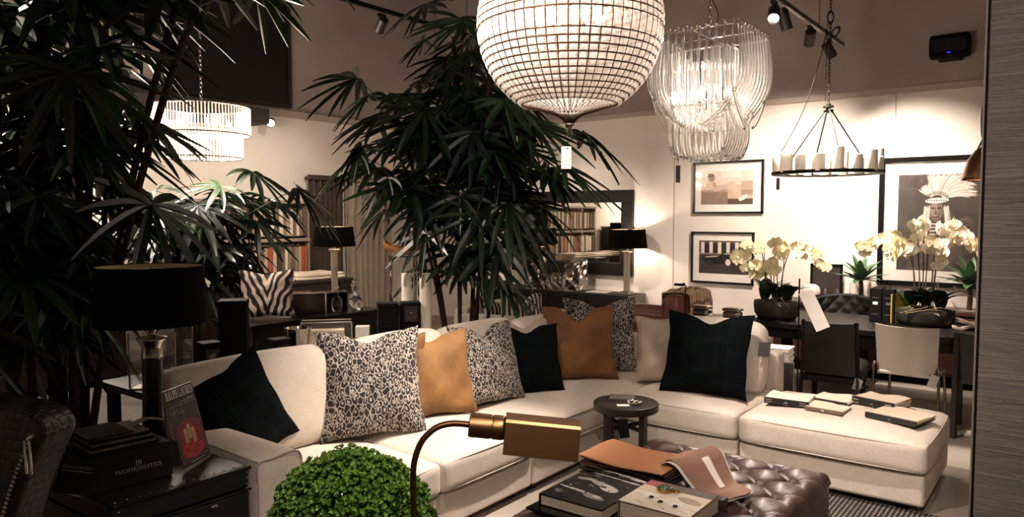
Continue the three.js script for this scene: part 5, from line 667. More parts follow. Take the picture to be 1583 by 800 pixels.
function orchid(label, p, bowl, stems, nf, seed, mats) {
  const o = thing('potted_orchid', label, 'plant', p, 0, 'orchid bowls on the dining table'), R = rng(seed), [bw, bd, bh] = bowl;
  part(o, 'bowl', lathe([[0, 0], [0.8, 0], [0.95, 0.3], [1, 0.75], [0.98, 1], [0.93, 1], [0.9, 0.85], [0, 0.85]], 36).scale(bw / 2, bh, bd / 2), std({ color: 0x2a251d, roughness: 0.55 }));
  part(o, 'moss', (() => { const g = new THREE.SphereGeometry(1, 24, 10, 0, 6.29, 0, 1.57), q = g.attributes.position; for (let i = 0; i < q.count; i++) { const k = 1 + 0.25 * (vnoise(q.getX(i) * 9 + 20, q.getZ(i) * 9 + 20, 99, 5) - 0.5); q.setXYZ(i, q.getX(i) * k, q.getY(i) * k, q.getZ(i) * k); } g.computeVertexNormals(); return g.scale(bw * 0.45, 0.035, bd * 0.43).translate(0, bh * 0.86, 0); })(), M.moss);
  for (let i = 0; i < 5; i++) part(o, 'root', tube([[(R() - 0.5) * bw * 0.7, bh, (R() - 0.5) * bd * 0.5], [(R() - 0.5) * bw, bh + 0.03, bd * 0.4 * R()], [(R() - 0.5) * bw * 1.1, bh * 0.75, bd * 0.52]], 0.0035, 12, 4), std({ color: 0x7a6a50, roughness: 0.8 }));
  const lg = [leafBlade(0.21, 0.10, 1.1), leafBlade(0.18, 0.09, 0.7), leafBlade(0.23, 0.10, 1.5)];
  for (let i = 0; i < 14; i++) { const m = part(o, 'leaf', lg[i % 3], M.orchidLeaf); m.position.set((i % 3 - 1) * bw * 0.24, bh + 0.01, (R() - 0.5) * bd * 0.3); m.rotation.order = 'YXZ'; m.rotation.set(0.1 + R() * 0.5, i * 2.4 + R(), 0); m.scale.setScalar(1.2); }
  const per = Math.ceil(nf / stems.length);
  stems.forEach(([bx, bz, h, dx, dz, len], si) => {
    const c = new THREE.CatmullRomCurve3([V(bx, bh, bz), V(bx + dx * 0.05, bh + h * 0.6, bz + dz * 0.05), V(bx + dx * 0.25, bh + h, bz + dz * 0.2), V(bx + dx * 0.65, bh + h + len * 0.02, bz + dz * 0.7), V(bx + dx, bh + h - len * 0.35, bz + dz)]);
    part(o, 'stem', new THREE.TubeGeometry(c, 30, 0.0045, 6), M.stem); part(o, 'stake', rod([bx, bh - 0.02, bz], [bx + dx * 0.08, bh + h * 1.02, bz + dz * 0.08], 0.0035), M.stem);
    for (let i = 0; i < per; i++) { const t = 0.50 + 0.5 * (i + 0.5) / per, q = c.getPoint(t), m = part(o, 'flower', flowerGeo, mats[(si + (i % 4 === 3 ? 1 : 0)) % mats.length]); m.position.set(q.x + (R() - 0.5) * 0.08, q.y + (R() - 0.5) * 0.10 - 0.01, q.z + (R() - 0.5) * 0.08); m.rotation.order = 'YXZ'; m.rotation.set((R() - 0.5) * 0.9, rad(25) + (R() - 0.5) * 2.2, (R() - 0.5) * 0.8); m.scale.setScalar(1.05 + R() * 0.4); }
  });
}
orchid('cream orchids in a dark bowl in front of the car picture', [-2.23, 0.75, -6.93], [0.42, 0.24, 0.17], [[-0.10, 0, 0.48, -0.28, 0.05, 0.2], [-0.02, 0.03, 0.50, 0.10, 0.06, 0.16], [0.03, -0.02, 0.46, 0.36, -0.06, 0.28], [-0.05, -0.03, 0.30, -0.20, 0.04, 0.1], [0.02, 0.04, 0.34, -0.06, 0.08, 0.12]], 84, 11, [M.orchid, M.orchid]);
orchid('pale yellow orchids in a dark bowl in front of the portrait', [-1.06, 0.75, -7.26], [0.46, 0.26, 0.15], [[-0.08, 0, 0.58, -0.46, 0.05, 0.24], [-0.02, 0.03, 0.72, -0.04, 0.06, 0.5], [0.05, -0.02, 0.60, 0.38, -0.04, 0.28], [0.0, 0.04, 0.56, 0.14, 0.1, 0.4], [-0.05, -0.03, 0.54, -0.22, 0.08, 0.2], [0.04, 0.0, 0.70, 0.22, -0.05, 0.2]], 130, 12, [M.orchid, M.orchidWhite]);
function agave(label, p, vr, vh, s, seed) {
  const o = thing('agave_vase', label, 'plant', p, 0, 'agaves in clear glass vases'), R = rng(seed);
  part(o, 'vase', lathe([[0, 0.004], [vr * 0.7, 0.004], [vr * 0.98, vh * 0.35], [vr, vh * 0.6], [vr * 0.9, vh], [vr * 0.87, vh], [vr * 0.96, vh * 0.6], [vr * 0.94, vh * 0.36], [vr * 0.66, 0.015], [0, 0.012]], 32), M.glass); part(o, 'trunk', tube([[0, 0.015, 0], [0.008, vh * 0.5, 0], [0, vh + 0.02, 0]], 0.024, 10, 8), M.woodDark);
  const lg = [leafBlade(0.22 * s, 0.06 * s, 0.5, 0.3), leafBlade(0.19 * s, 0.06 * s, 0.9, 0.3), leafBlade(0.24 * s, 0.055 * s, 0.2, 0.3)]; for (let i = 0; i < 24; i++) { const m = part(o, 'leaf', lg[i % 3], M.agave); m.position.set(0, vh + 0.01, 0); m.rotation.order = 'YXZ'; m.rotation.set(0.15 + 1.15 * (1 - i / 24), i * 2.4, 0); }
}
agave('spiky green agave in a glass vase behind the tufted chair', [-1.85, 0.771, -8.48], 0.11, 0.23, 1.3, 21);
agave('large spiky agave in a round glass vase beside the partition', [-0.86, 0.771, -8.46], 0.155, 0.24, 1.4, 22);
// things on table and sideboard
for (const [i, [x, z]] of [[-1.46, -7.38], [-1.35, -7.36]].entries()) { const o = thing('magazine_box', ['black file box standing left of the other on the table', 'black file box next to the yellow folder'][i], 'box', [x, 0.75, z], 0, 'black file boxes on the table'); part(o, 'case', box(0.10, 0.30, 0.22, 0, 0.151, 0, 0.004), M.blackMatte); part(o, 'label_holder', box(0.04, 0.025, 0.003, 0, 0.17, 0.111, 0), i ? M.greyCard : M.paper, 'small label'); part(o, 'label_slot', [box(0.06, 0.006, 0.003, 0, 0.22, 0.111, 0), box(0.06, 0.006, 0.003, 0, 0.07, 0.111, 0)], M.greyCard); }
single('folder', 'upright yellow folder beside the black file boxes', 'folder', [box(0.012, 0.26, 0.2, 0, 0.131, 0, 0.002)], std({ color: 0xa88c3a, roughness: 0.5 }), [-1.278, 0.75, -7.33], rad(-28));
single('folder', 'upright white folder behind the yellow folder', 'folder', [box(0.010, 0.27, 0.2, 0, 0.136, 0, 0.002)], M.paper, [-1.262, 0.75, -7.39], rad(-20));
single('throw_blanket', 'folded grey knit lying on the table by the partition', 'textile', [sheet(0.3, 0.22, 0.02, (u, v) => 0.012 * Math.sin(u * 9) * Math.sin(v * 5) + 0.014, 16, 8), sheet(0.24, 0.16, 0.02, (u, v) => 0.05 + 0.015 * Math.sin(u * 7 + 1), 14, 6)], M.linenDark, [-0.72, 0.75, -7.30], rad(15));
{ const v = single('round_vase', 'small round white vase on the sideboard', 'vase', lathe([[0, 0], [0.05, 0], [0.09, 0.05], [0.1, 0.1], [0.085, 0.155], [0.05, 0.18], [0.04, 0.18], [0.04, 0.175], [0, 0.17]], 28), M.ceramic, [-2.36, 0.77, -8.5]);
  const f = thing('desk_frame', 'black framed panel standing on the sideboard', 'frame', [-2.25, 0.771, -8.68], 0); part(f, 'frame', [box(0.34, 0.025, 0.03, 0, 0.0125, 0), box(0.34, 0.025, 0.03, 0, 0.3875, 0), box(0.025, 0.40, 0.03, -0.1575, 0.2, 0), box(0.025, 0.40, 0.03, 0.1575, 0.2, 0)], M.blackMatte); part(f, 'panel', box(0.30, 0.36, 0.01, 0, 0.2, 0, 0), std({ color: 0x3a332e, roughness: 0.3 }));
  single('glass_jar', 'clear glass jar beside the round white vase', 'jar', lathe([[0, 0.003], [0.06, 0.003], [0.075, 0.06], [0.07, 0.15], [0.066, 0.15], [0.07, 0.06], [0.055, 0.01], [0, 0.01]], 24), M.glass, [-2.14, 0.771, -8.47]);
  single('glass_vase', 'tall clear cylinder vase behind the pale yellow orchids', 'vase', lathe([[0, 0.003], [0.08, 0.003], [0.08, 0.3], [0.076, 0.3], [0.076, 0.012], [0, 0.012]], 24), M.glass, [-1.2, 0.771, -8.5]); }
{ const o = thing('sign_stand', 'thin black floor stand holding a tilted white sign', 'sign', [-1.72, 0, -5.88]); part(o, 'pole', rod([0, 0.01, 0], [0, 1.22, 0], 0.006), M.blackMatte); part(o, 'base', box(0.2, 0.012, 0.2, 0, 0.006, 0), M.blackMatte); const s = part(o, 'sign_panel', box(0.145, 0.31, 0.004, 0.0, 0, 0, 0.001), M.white, 'white sign sheet'); s.position.set(0.12, 0.985, 0.02); s.rotation.set(0, rad(62), rad(0)); s.rotation.order = 'ZYX'; s.rotation.z = rad(26); part(o, 'bracket', rod([0, 1.0, 0], [0.1, 0.99, 0.02], 0.004), M.blackMatte);
  const b = single('brochure_box', 'dark upright brochure panel on the floor behind the sofa back', 'box', box(0.13, 0.585, 0.025, 0, 0.2925, 0, 0.004), std({ color: 0x201a18, roughness: 0.5 }), [-1.775, 0, -5.73], rad(14)); }
{ const o = thing('sample_stack', 'stack of pale sample boards behind the right sofa back', 'boards', [-1.93, 0, -6.03], rad(6)); part(o, 'stand', box(0.24, 0.52, 0.2, 0, 0.26, 0, 0.006), M.linenDark); for (let i = 0; i < 9; i++) part(o, 'board', box(0.23, 0.013, 0.2, (i % 3 - 1) * 0.004, 0.527 + i * 0.0145, (i % 2) * 0.006, 0.002), i % 2 ? M.white : M.paper); }
{ const t = part(scene.getObjectByName('sofa_unit_002'), 'price_tag', [box(0.09, 0.10, 0.003, 0, -0.03, 0, 0)], M.greyCard, 'dark price tag'); t.position.set(-1.735, 0.80, -5.16); t.rotation.set(0, rad(50), rad(-6)); }
// mirrored table with silver boxes
{ const o = thing('mirrored_table', 'mirrored cube table behind the right sofa unit', 'table', [-2.55, 0, -6.28]); part(o, 'body', box(0.56, 0.80, 0.34, 0, 0.402, 0, 0.004), M.mirror); part(o, 'edge_frame', [[-0.28, -0.17], [0.28, -0.17], [-0.28, 0.17], [0.28, 0.17]].map(([x, z]) => box(0.014, 0.80, 0.014, x, 0.402, z)).concat([box(0.58, 0.016, 0.36, 0, 0.808, 0)]), M.nickel); part(o, 'centre_strip', box(0.02, 0.78, 0.004, 0.05, 0.40, 0.172), M.blackMatte);
  for (const [i, x] of [-0.12, 0.16].entries()) { const b = thing('silver_box', ['rounded silver trinket box nearer the leather armchair', 'rounded silver trinket box nearer the orchids'][i], 'box', [-2.55 + x, 0.817, -6.26], 0, 'silver boxes on the mirrored table'); part(b, 'bowl', move(softBox(0.15, 0.06, 0.11, 0.02, { n: 8 }), 0, 0, 0), M.chrome); part(b, 'lid', move(softBox(0.155, 0.025, 0.115, 0.01, { n: 8, crown: 0.01 }), 0, 0.061, 0), M.chrome); } }
{ // leather club chair seen from its side, plaid over the back
  const o = thing('club_chair', 'cognac leather club chair with rolled arms', 'chair', [-3.46, 0, -6.90], rad(0)); const L = M.leatherCognac;
  for (const z of [-0.36, 0.36]) part(o, 'arm', [move(softBox(0.86, 0.5, 0.14, 0.03, { n: 8 }), -0.02, 0.12, z), rod([-0.46, 0.66, z], [0.4, 0.66, z], 0.09, 0.09, 20), move(new THREE.CircleGeometry(0.085, 20), -0.462, 0.66, z, -Math.PI / 2)], L);
  part(o, 'seat', move(softBox(0.70, 0.18, 0.58, 0.05, { n: 10, crown: 0.03 }), -0.10, 0.34, 0), L); part(o, 'base', box(0.86, 0.24, 0.7, 0, 0.22, 0, 0.02), L); part(o, 'back', [move(softBox(0.2, 0.80, 0.84, 0.08, { n: 10 }), 0.38, 0.16, 0)], L); for (const [x, z] of [[-0.38, -0.32], [-0.38, 0.32], [0.38, -0.32], [0.38, 0.32]]) part(o, 'foot', cyl(0.02, 0.12, x, 0, z, 10, 0.028), M.woodBlack);
  const pl = std({ roughness: 0.95, map: tex(128, 128, 0.36, (u, v) => { const b = (t) => { const k = (t * 2) % 1; return k < 0.3 ? 0 : k < 0.42 ? 1 : k < 0.6 ? 2 : k < 0.7 ? 1 : 0; }; const C = [[196, 166, 126], [70, 46, 34], [224, 206, 178]]; return C[b(u)].map((c, i) => (c + C[b(v)][i]) / 2); }) });
  const th = single('plaid_throw', 'tan and brown plaid throw over the club chair back', 'throw', sheet(0.5, 0.46, 0.012, (u, v) => { const a = (u - 0.5) * 2; return 0.97 - 0.36 * Math.max(0, Math.abs(a) - 0.42) ** 1.15 * 1.5 + 0.012 * Math.sin(v * 12) + 0.006 * Math.sin(u * 15); }, 26, 14, (u, v) => { const a = (u - 0.5) * 2; return [0.38 + Math.sign(a) * Math.min(Math.abs(a) * 0.30, 0.125 + Math.abs(a) * 0.02) - 0.01, (v - 0.5) * 0.46 + 0.03 * Math.sin(u * 5)]; }), pl, [-3.46, 0, -6.85]); 
  const st = thing('clip_stand', 'thin black stand with a small clip beside the club chair', 'stand', [-2.92, 0, -6.46]); part(st, 'pole', rod([0, 0.01, 0], [0, 1.06, 0], 0.005), M.blackMatte); part(st, 'foot', cyl(0.07, 0.01, 0, 0, 0, 20), M.blackMatte); part(st, 'clip', [box(0.10, 0.022, 0.03, -0.06, 1.06, 0.0, 0.004), ball(0.016, -0.02, 1.065, 0)], M.blackMatte); }
// framed photographs
function picture(label, x0, x1, y0, y1, fw, mat, art, tone = M.blackMatte, matIn = 0.11) {
  const w = x1 - x0, h = y1 - y0, o = thing('framed_picture', label, 'picture', [(x0 + x1) / 2, y0, ZB + 0.004]), z = 0.03;
  part(o, 'frame', [box(w, fw, 0.04, 0, fw / 2, 0.02, 0.003), box(w, fw, 0.04, 0, h - fw / 2, 0.02, 0.003), box(fw, h, 0.04, -w / 2 + fw / 2, h / 2, 0.02, 0.003), box(fw, h, 0.04, w / 2 - fw / 2, h / 2, 0.02, 0.003)], tone); part(o, 'mat_board', box(w - fw, h - fw, 0.006, 0, h / 2, 0.006, 0), mat);
  const [l, r, b, t] = matIn; part(o, 'print', printOn(w - l - r, h - b - t, 0.002, (l - r) / 2, (h + b - t) / 2, 0.0105), std({ map: art, roughness: 0.7 })); part(o, 'glass', box(w - fw * 1.5, h - fw * 1.5, 0.002, 0, h / 2, 0.026, 0), M.glass); return o;
}
{ const lounge = canvasTex(512, 360, (x, w, h) => { x.fillStyle = '#c2ab98'; x.fillRect(0, 0, w, h); x.fillStyle = '#d9c8b8'; x.fillRect(0, 0, w, 150); x.fillStyle = '#8d7666'; x.fillRect(0, 215, 270, 145); x.fillStyle = '#a48c7b'; x.fillRect(0, 200, 276, 26); x.fillStyle = '#5a483e'; x.fillRect(270, 300, 242, 60); x.fillStyle = '#b49c8a'; x.fillRect(400, 110, 112, 80); x.fillStyle = '#a18a79'; x.fillRect(400, 200, 112, 60); x.fillStyle = '#e6dace'; x.fillRect(200, 0, 190, 70); x.fillStyle = '#b89a86'; x.beginPath(); x.ellipse(100, 150, 52, 50, 0.3, 0, 7); x.fill(); x.fillStyle = '#7a5f50'; x.beginPath(); x.ellipse(105, 72, 34, 42, 0.1, 0, 7); x.fill(); x.fillStyle = '#4a382f'; x.beginPath(); x.ellipse(98, 46, 36, 24, -0.1, 0, 7); x.fill(); x.fillStyle = '#c9b2a0'; x.beginPath(); x.moveTo(110, 180); x.lineTo(330, 110); x.lineTo(430, 310); x.lineTo(380, 320); x.lineTo(300, 190); x.lineTo(130, 220); x.fill(); x.fillStyle = '#efe4d8'; x.beginPath(); x.ellipse(420, 290, 50, 20, -0.6, 0, 7); x.fill(); });
  picture('framed sepia photograph of a figure lounging on a sofa', -3.88, -3.0, 1.735, 2.37, 0.022, M.white, lounge, M.blackGloss, [0.10, 0.13, 0.11, 0.12]);
  const car = canvasTex(512, 330, (x, w, h) => { x.fillStyle = '#3a322d'; x.fillRect(0, 0, w, h); x.fillStyle = '#57493f'; x.fillRect(0, 0, w, 130); x.fillStyle = '#e2d6c8'; for (let i = 0; i < 5; i++) { x.fillRect(20 + i * 84, 14, 34, 112); } x.fillStyle = '#241e1b'; for (let i = 0; i < 5; i++) x.fillRect(56 + i * 84, 24, 44, 100); x.fillStyle = '#8a7a6c'; x.fillRect(0, 126, w, 14); x.fillStyle = '#0d0b0a'; x.beginPath(); x.moveTo(30, 170); x.quadraticCurveTo(90, 130, 200, 150); x.lineTo(250, 118); x.lineTo(330, 120); x.lineTo(390, 150); x.quadraticCurveTo(480, 150, 490, 190); x.lineTo(480, 230); x.lineTo(90, 236); x.quadraticCurveTo(30, 220, 30, 170); x.fill(); x.fillStyle = '#b9ada0'; x.beginPath(); x.ellipse(130, 160, 70, 8, -0.1, 0, 7); x.fill(); x.fillRect(250, 124, 70, 12); for (const cx of [290, 450]) { x.fillStyle = '#171311'; x.beginPath(); x.ellipse(cx, 215, 38, 46, 0, 0, 7); x.fill(); x.fillStyle = '#d9cdc0'; x.beginPath(); x.ellipse(cx, 215, 26, 33, 0, 0, 7); x.fill(); } x.fillStyle = '#191513'; x.beginPath(); x.ellipse(110, 218, 30, 30, 0, 0, 7); x.fill(); x.fillStyle = '#2e2723'; for (let i = 0; i < 40; i++) x.fillRect((i * 61) % 512, 250 + (i * 37) % 80, 24, 3); });
  picture('framed photograph of a dark vintage car before columns', -3.895, -3.1, 0.875, 1.51, 0.022, M.white, car, M.blackGloss, [0.10, 0.035, 0.12, 0.11]);
  const chief = canvasTex(512, 560, (x, w, h) => { const R = rng(19); x.fillStyle = '#433a35'; x.fillRect(0, 0, w, h);
    for (let i = 0; i < 260; i++) { x.fillStyle = ['#4f453f', '#3a322e', '#574c45'][i % 3]; x.globalAlpha = 0.25; x.beginPath(); x.ellipse(R() * w, R() * h, 20 + R() * 50, 8 + R() * 20, R(), 0, 7); x.fill(); } x.globalAlpha = 1;
    x.fillStyle = '#564a42'; x.beginPath(); x.moveTo(60, 560); x.quadraticCurveTo(110, 350, 230, 320); x.quadraticCurveTo(390, 350, 430, 560); x.fill();
    for (let i = 0; i < 420; i++) { const a = -2.55 + R() * 2.45, l = (a < -1.9 ? 90 : a < -1.2 ? 150 : 190) * (0.7 + 0.4 * R()), sx = 236 + Math.cos(a) * 40, sy = 150 + Math.sin(a) * 30; x.strokeStyle = ['#d6cabc', '#f0e7db', '#9c8f83', '#c2b5a7', '#e4d9cc'][i % 5]; x.globalAlpha = 0.8; x.lineWidth = 2 + R() * 4; x.beginPath(); x.moveTo(sx, sy); x.quadraticCurveTo(sx + Math.cos(a - 0.25) * l * 0.6, sy + Math.sin(a - 0.25) * l * 0.6, sx + Math.cos(a) * l, sy + Math.sin(a) * l * 0.8); x.stroke(); } x.globalAlpha = 1;
    x.strokeStyle = '#2e2622'; x.lineWidth = 3; for (let i = 0; i < 24; i++) { const a = -2.6 + i * 0.1; x.beginPath(); x.moveTo(236 + Math.cos(a) * 60, 160 + Math.sin(a) * 44); x.lineTo(236 + Math.cos(a) * 82, 160 + Math.sin(a) * 62); x.stroke(); }
    x.fillStyle = '#7a695c'; x.beginPath(); x.ellipse(232, 212, 42, 62, 0, 0, 7); x.fill(); x.fillStyle = '#97867a'; x.beginPath(); x.ellipse(222, 205, 22, 44, 0, 0, 7); x.fill(); x.fillStyle = '#33291f'; x.fillRect(202, 192, 24, 9); x.fillRect(238, 192, 24, 9); x.fillStyle = '#594a3f'; x.beginPath(); x.moveTo(230, 196); x.lineTo(240, 232); x.lineTo(222, 232); x.fill(); x.fillStyle = '#3c3028'; x.fillRect(214, 245, 36, 5); x.fillStyle = '#e9dfd2'; x.beginPath(); x.ellipse(236, 152, 70, 16, -0.05, 0, 7); x.fill(); x.fillStyle = '#2c2420'; for (let i = 0; i < 9; i++) x.fillRect(176 + i * 14, 147, 5, 11);
    for (let i = 0; i < 60; i++) { const s = i % 3 ? 1 : -1, px = 236 + s * (46 + R() * 34); x.strokeStyle = ['#d8ccbf', '#efe6da', '#a09387'][i % 3]; x.lineWidth = 4; x.beginPath(); x.moveTo(px - s * 6, 180 + R() * 20); x.lineTo(px + s * 12, 260 + R() * 150); x.stroke(); }
    x.fillStyle = '#ddd2c6'; for (let i = 0; i < 4; i++) x.fillRect(204 - i * 3, 284 + i * 20, 62 + i * 6, 8); });
  picture('large framed portrait of a figure in a feathered headdress', -1.755, -0.62, 0.965, 2.32, 0.05, M.white, chief, M.blackMatte, [0.185, 0.165, 0.17, 0.185]); }
// console, mirror and lamps
{ const o = thing('wall_mirror', 'wide mirror in a deep black frame above the console', 'mirror', [-5.71, 0.91, ZB + 0.004]), W = 2.0, H = 1.14, f = 0.165;
  part(o, 'frame', [box(W, f, 0.07, 0, f / 2, 0.035, 0.008), box(W, f, 0.07, 0, H - f / 2, 0.035, 0.008), box(f, H - 2 * f, 0.07, -W / 2 + f / 2, H / 2, 0.035, 0.008), box(f, H - 2 * f, 0.07, W / 2 - f / 2, H / 2, 0.035, 0.008)], M.woodBlack); part(o, 'mirror_glass', box(W - 2 * f + 0.01, H - 2 * f + 0.01, 0.01, 0, H / 2, 0.03, 0), M.mirror);
  const c = thing('console_cabinet', 'long black console below the wide mirror', 'cabinet', [0, 0, 0]); part(c, 'carcass', block(-6.95, -4.53, 0.06, 0.69, ZB + 0.03, -8.30, 0.004), M.woodBlack); for (let i = 0; i < 4; i++) part(c, 'door', block(-6.93 + i * 0.6, -6.345 + i * 0.6, 0.1, 0.67, -8.30, -8.282, 0.003), M.woodBlack); part(c, 'lit_end_panel', block(-4.53, -4.515, 0.06, 0.69, ZB + 0.03, -8.30, 0.002), std({ color: 0x6a5f57, roughness: 0.5 })); part(c, 'plinth', block(-6.9, -4.6, 0, 0.06, ZB + 0.06, -8.36), M.blackMatte); }  // right end coloured paler than the black console, as its lit side
function columnLamp(label, p, s, on) {
  const o = thing('column_lamp', label, 'lamp', p, 0, 'glass column lamps with black shades'); part(o, 'foot', [box(0.15 * s, 0.022, 0.15 * s, 0, 0.011, 0), box(0.12 * s, 0.02, 0.12 * s, 0, 0.032, 0)], M.nickel);
  part(o, 'column', [0, 1, 2, 3, 4, 5].map((k) => cyl(0.016 * s, 0.50 * s, 0.028 * s * Math.sin(k * 1.047), 0.042, 0.028 * s * Math.cos(k * 1.047), 8)), phys({ color: 0xd8d0c8, transmission: 0.7, thickness: 0, roughness: 0.08, ior: 1.5 })); part(o, 'core', cyl(0.014 * s, 0.56 * s, 0, 0.04, 0, 10), M.chrome); part(o, 'cap', box(0.1 * s, 0.02, 0.1 * s, 0, 0.05 + 0.50 * s, 0), M.nickel);
  const y0 = 0.60 * s, y1 = 0.84 * s; part(o, 'shade', lathe([[0.26 * s, y0], [0.262 * s, y0], [0.232 * s, y1], [0.23 * s, y1], [0.26 * s, y0]], 40), M.shadeBlack); part(o, 'shade_lining', lathe([[0.258 * s, y0 + 0.003], [0.229 * s, y1 - 0.003]], 40), M.shadeInner); part(o, 'harp', [rod([0, 0.55 * s, 0], [0, y1, 0], 0.005), ...[0, 1, 2].map((k) => rod([0, y1 - 0.01, 0], [0.228 * s * Math.sin(k * 2.09), y1 - 0.01, 0.228 * s * Math.cos(k * 2.09)], 0.002))], M.nickel);
  if (on) { part(o, 'bulb', ball(0.028, 0, (y0 + y1) / 2, 0), M.bulb); pointLamp(p[0], p[1] + (y0 + y1) / 2, p[2], WARM, on, 1.4); }
}
columnLamp('black shaded glass column lamp at the right end of the console', [-4.665, 0.692, -8.52], 1.0, 1.7);
columnLamp('black shaded glass column lamp at the far end of the console', [-6.38, 0.692, -8.52], 1.0, 1.4);
M.crumple = std({ color: 0x8a8178, metalness: 1, roughness: 0.22 });
{ for (const [i, [x, w, h]] of [[-5.43, 0.27, 0.46], [-6.0, 0.27, 0.46], [-5.72, 0.16, 0.22]].entries()) { const o = thing('glass_lantern', ['square glass vase with crumpled silver nearest the console lamp', 'square glass vase with crumpled silver half behind the palm', 'low glass block between the square vases'][i], 'vase', [x, 0.692, -8.5], rad(8 * i), 'square glass vases on the console'); part(o, 'vessel', [box(w, h, 0.006, 0, h / 2, w / 2, 0), box(w, h, 0.006, 0, h / 2, -w / 2, 0), box(0.006, h, w, w / 2, h / 2, 0, 0), box(0.006, h, w, -w / 2, h / 2, 0, 0), box(w, 0.01, w, 0, 0.005, 0, 0)], M.glass); const g = new THREE.BoxGeometry(w * 0.82, h * 0.86, w * 0.82, 7, 12, 7).toNonIndexed(), p = g.attributes.position; for (let k = 0; k < p.count; k++) { const a = V(p.getX(k), p.getY(k), p.getZ(k)), n = 0.8 + 0.4 * vnoise(a.x * 40 + 50, a.y * 40 + a.z * 33 + 50, 999, 7), m = 0.8 + 0.4 * vnoise(a.z * 40 + 70, a.y * 37 + a.x * 29 + 50, 999, 9); p.setXYZ(k, a.x * n, a.y * (0.94 + 0.1 * m) + h * 0.48, a.z * m); } g.computeVertexNormals(); part(o, 'filling', g, M.crumple); }
  single('open_book', 'thin pale magazine lying on the console', 'book', box(0.3, 0.014, 0.2, 0, 0.007, 0, 0.002), M.paperGrey, [-5.05, 0.692, -8.47], rad(5)); }

// ---------- the dark side behind the sofa ----------
{ const o = thing('display_table', 'long black display table behind the left sofa back', 'table', [0, 0, 0]); part(o, 'top', block(-4.72, -3.92, 0.66, 0.70, -4.42, -2.02, 0.005), M.woodBlack); for (const [x, z] of [[-4.66, -4.36], [-3.98, -4.36], [-4.66, -2.08], [-3.98, -2.08]]) part(o, 'leg', box(0.06, 0.66, 0.06, x, 0.33, z, 0.004), M.blackMatte); part(o, 'lower_shelf', block(-4.68, -3.96, 0.2, 0.23, -4.38, -2.06, 0.004), M.blackMatte); }
const boxPrint = std({ roughness: 0.6, map: canvasTex(64, 128, (x) => { x.fillStyle = '#100d0c'; x.fillRect(0, 0, 64, 128); x.strokeStyle = '#5a4f46'; x.lineWidth = 2; x.strokeRect(12, 34, 40, 70); x.fillStyle = '#6e6258'; x.beginPath(); x.arc(32, 54, 7, 0, 7); x.fill(); x.fillStyle = '#4a413a'; for (let i = 0; i < 5; i++) x.fillRect(18, 72 + i * 6, 28, 2); }) });
const scriptPrint = std({ roughness: 0.6, map: canvasTex(64, 128, (x) => { x.fillStyle = '#0e0b0b'; x.fillRect(0, 0, 64, 128); x.fillStyle = '#8a7d72'; for (let i = 0; i < 4; i++) { x.beginPath(); x.ellipse(32, 24 + i * 26, 18, 6, -0.15, 0, 7); x.fill(); x.fillRect(14, 32 + i * 26, 36, 3); } x.fillStyle = '#1a1513'; for (let i = 0; i < 4; i++) for (let j = 0; j < 5; j++) x.fillRect(17 + j * 7, 20 + i * 26, 3, 8); }) });
function candleBox(label, x, y, z, w, h, turn, pr, faces = 2) { const o = thing('candle_box', label, 'box', [x, y, z], turn, 'black candle boxes'); part(o, 'carton', box(w, h, w, 0, h / 2, 0, 0.003), M.blackMatte); part(o, 'lid', box(w + 0.004, 0.03, w + 0.004, 0, h - 0.0152, 0, 0.002), M.blackMatte); if (pr) { part(o, 'front_print', printOn(w * 0.7, h * 0.78, 0.0015, 0, h * 0.45, w / 2 + 0.001), pr); } return o; }
const T = 0.70, yw = rad(52);
candleBox('lower black box of the tall pair near the lamp shade', -4.18, T, -2.60, 0.165, 0.24, yw, null); candleBox('upper black box of the tall pair near the lamp shade', -4.18, T + 0.242, -2.60, 0.165, 0.24, yw, null);
candleBox('short black box with script labels left of the tall pair', -4.13, T, -2.40, 0.11, 0.25, yw + 0.5, scriptPrint); candleBox('short black box with script labels right of the tall pair', -4.06, T, -2.84, 0.11, 0.22, yw + 0.5, scriptPrint);
candleBox('bottom left black box of the emblem boxes', -4.32, T - 0.0, -4.02, 0.155, 0.16, yw, null); candleBox('top left black box of the emblem boxes', -4.32, T + 0.162, -4.02, 0.155, 0.16, yw, null);
candleBox('bottom middle black box with a round emblem', -4.22, T, -4.17, 0.15, 0.16, yw, boxPrint); candleBox('top middle black box with a round emblem', -4.22, T + 0.162, -4.17, 0.15, 0.16, yw, boxPrint);
candleBox('black emblem box carrying the glass lantern', -4.43, T, -4.30, 0.22, 0.27, yw, boxPrint);
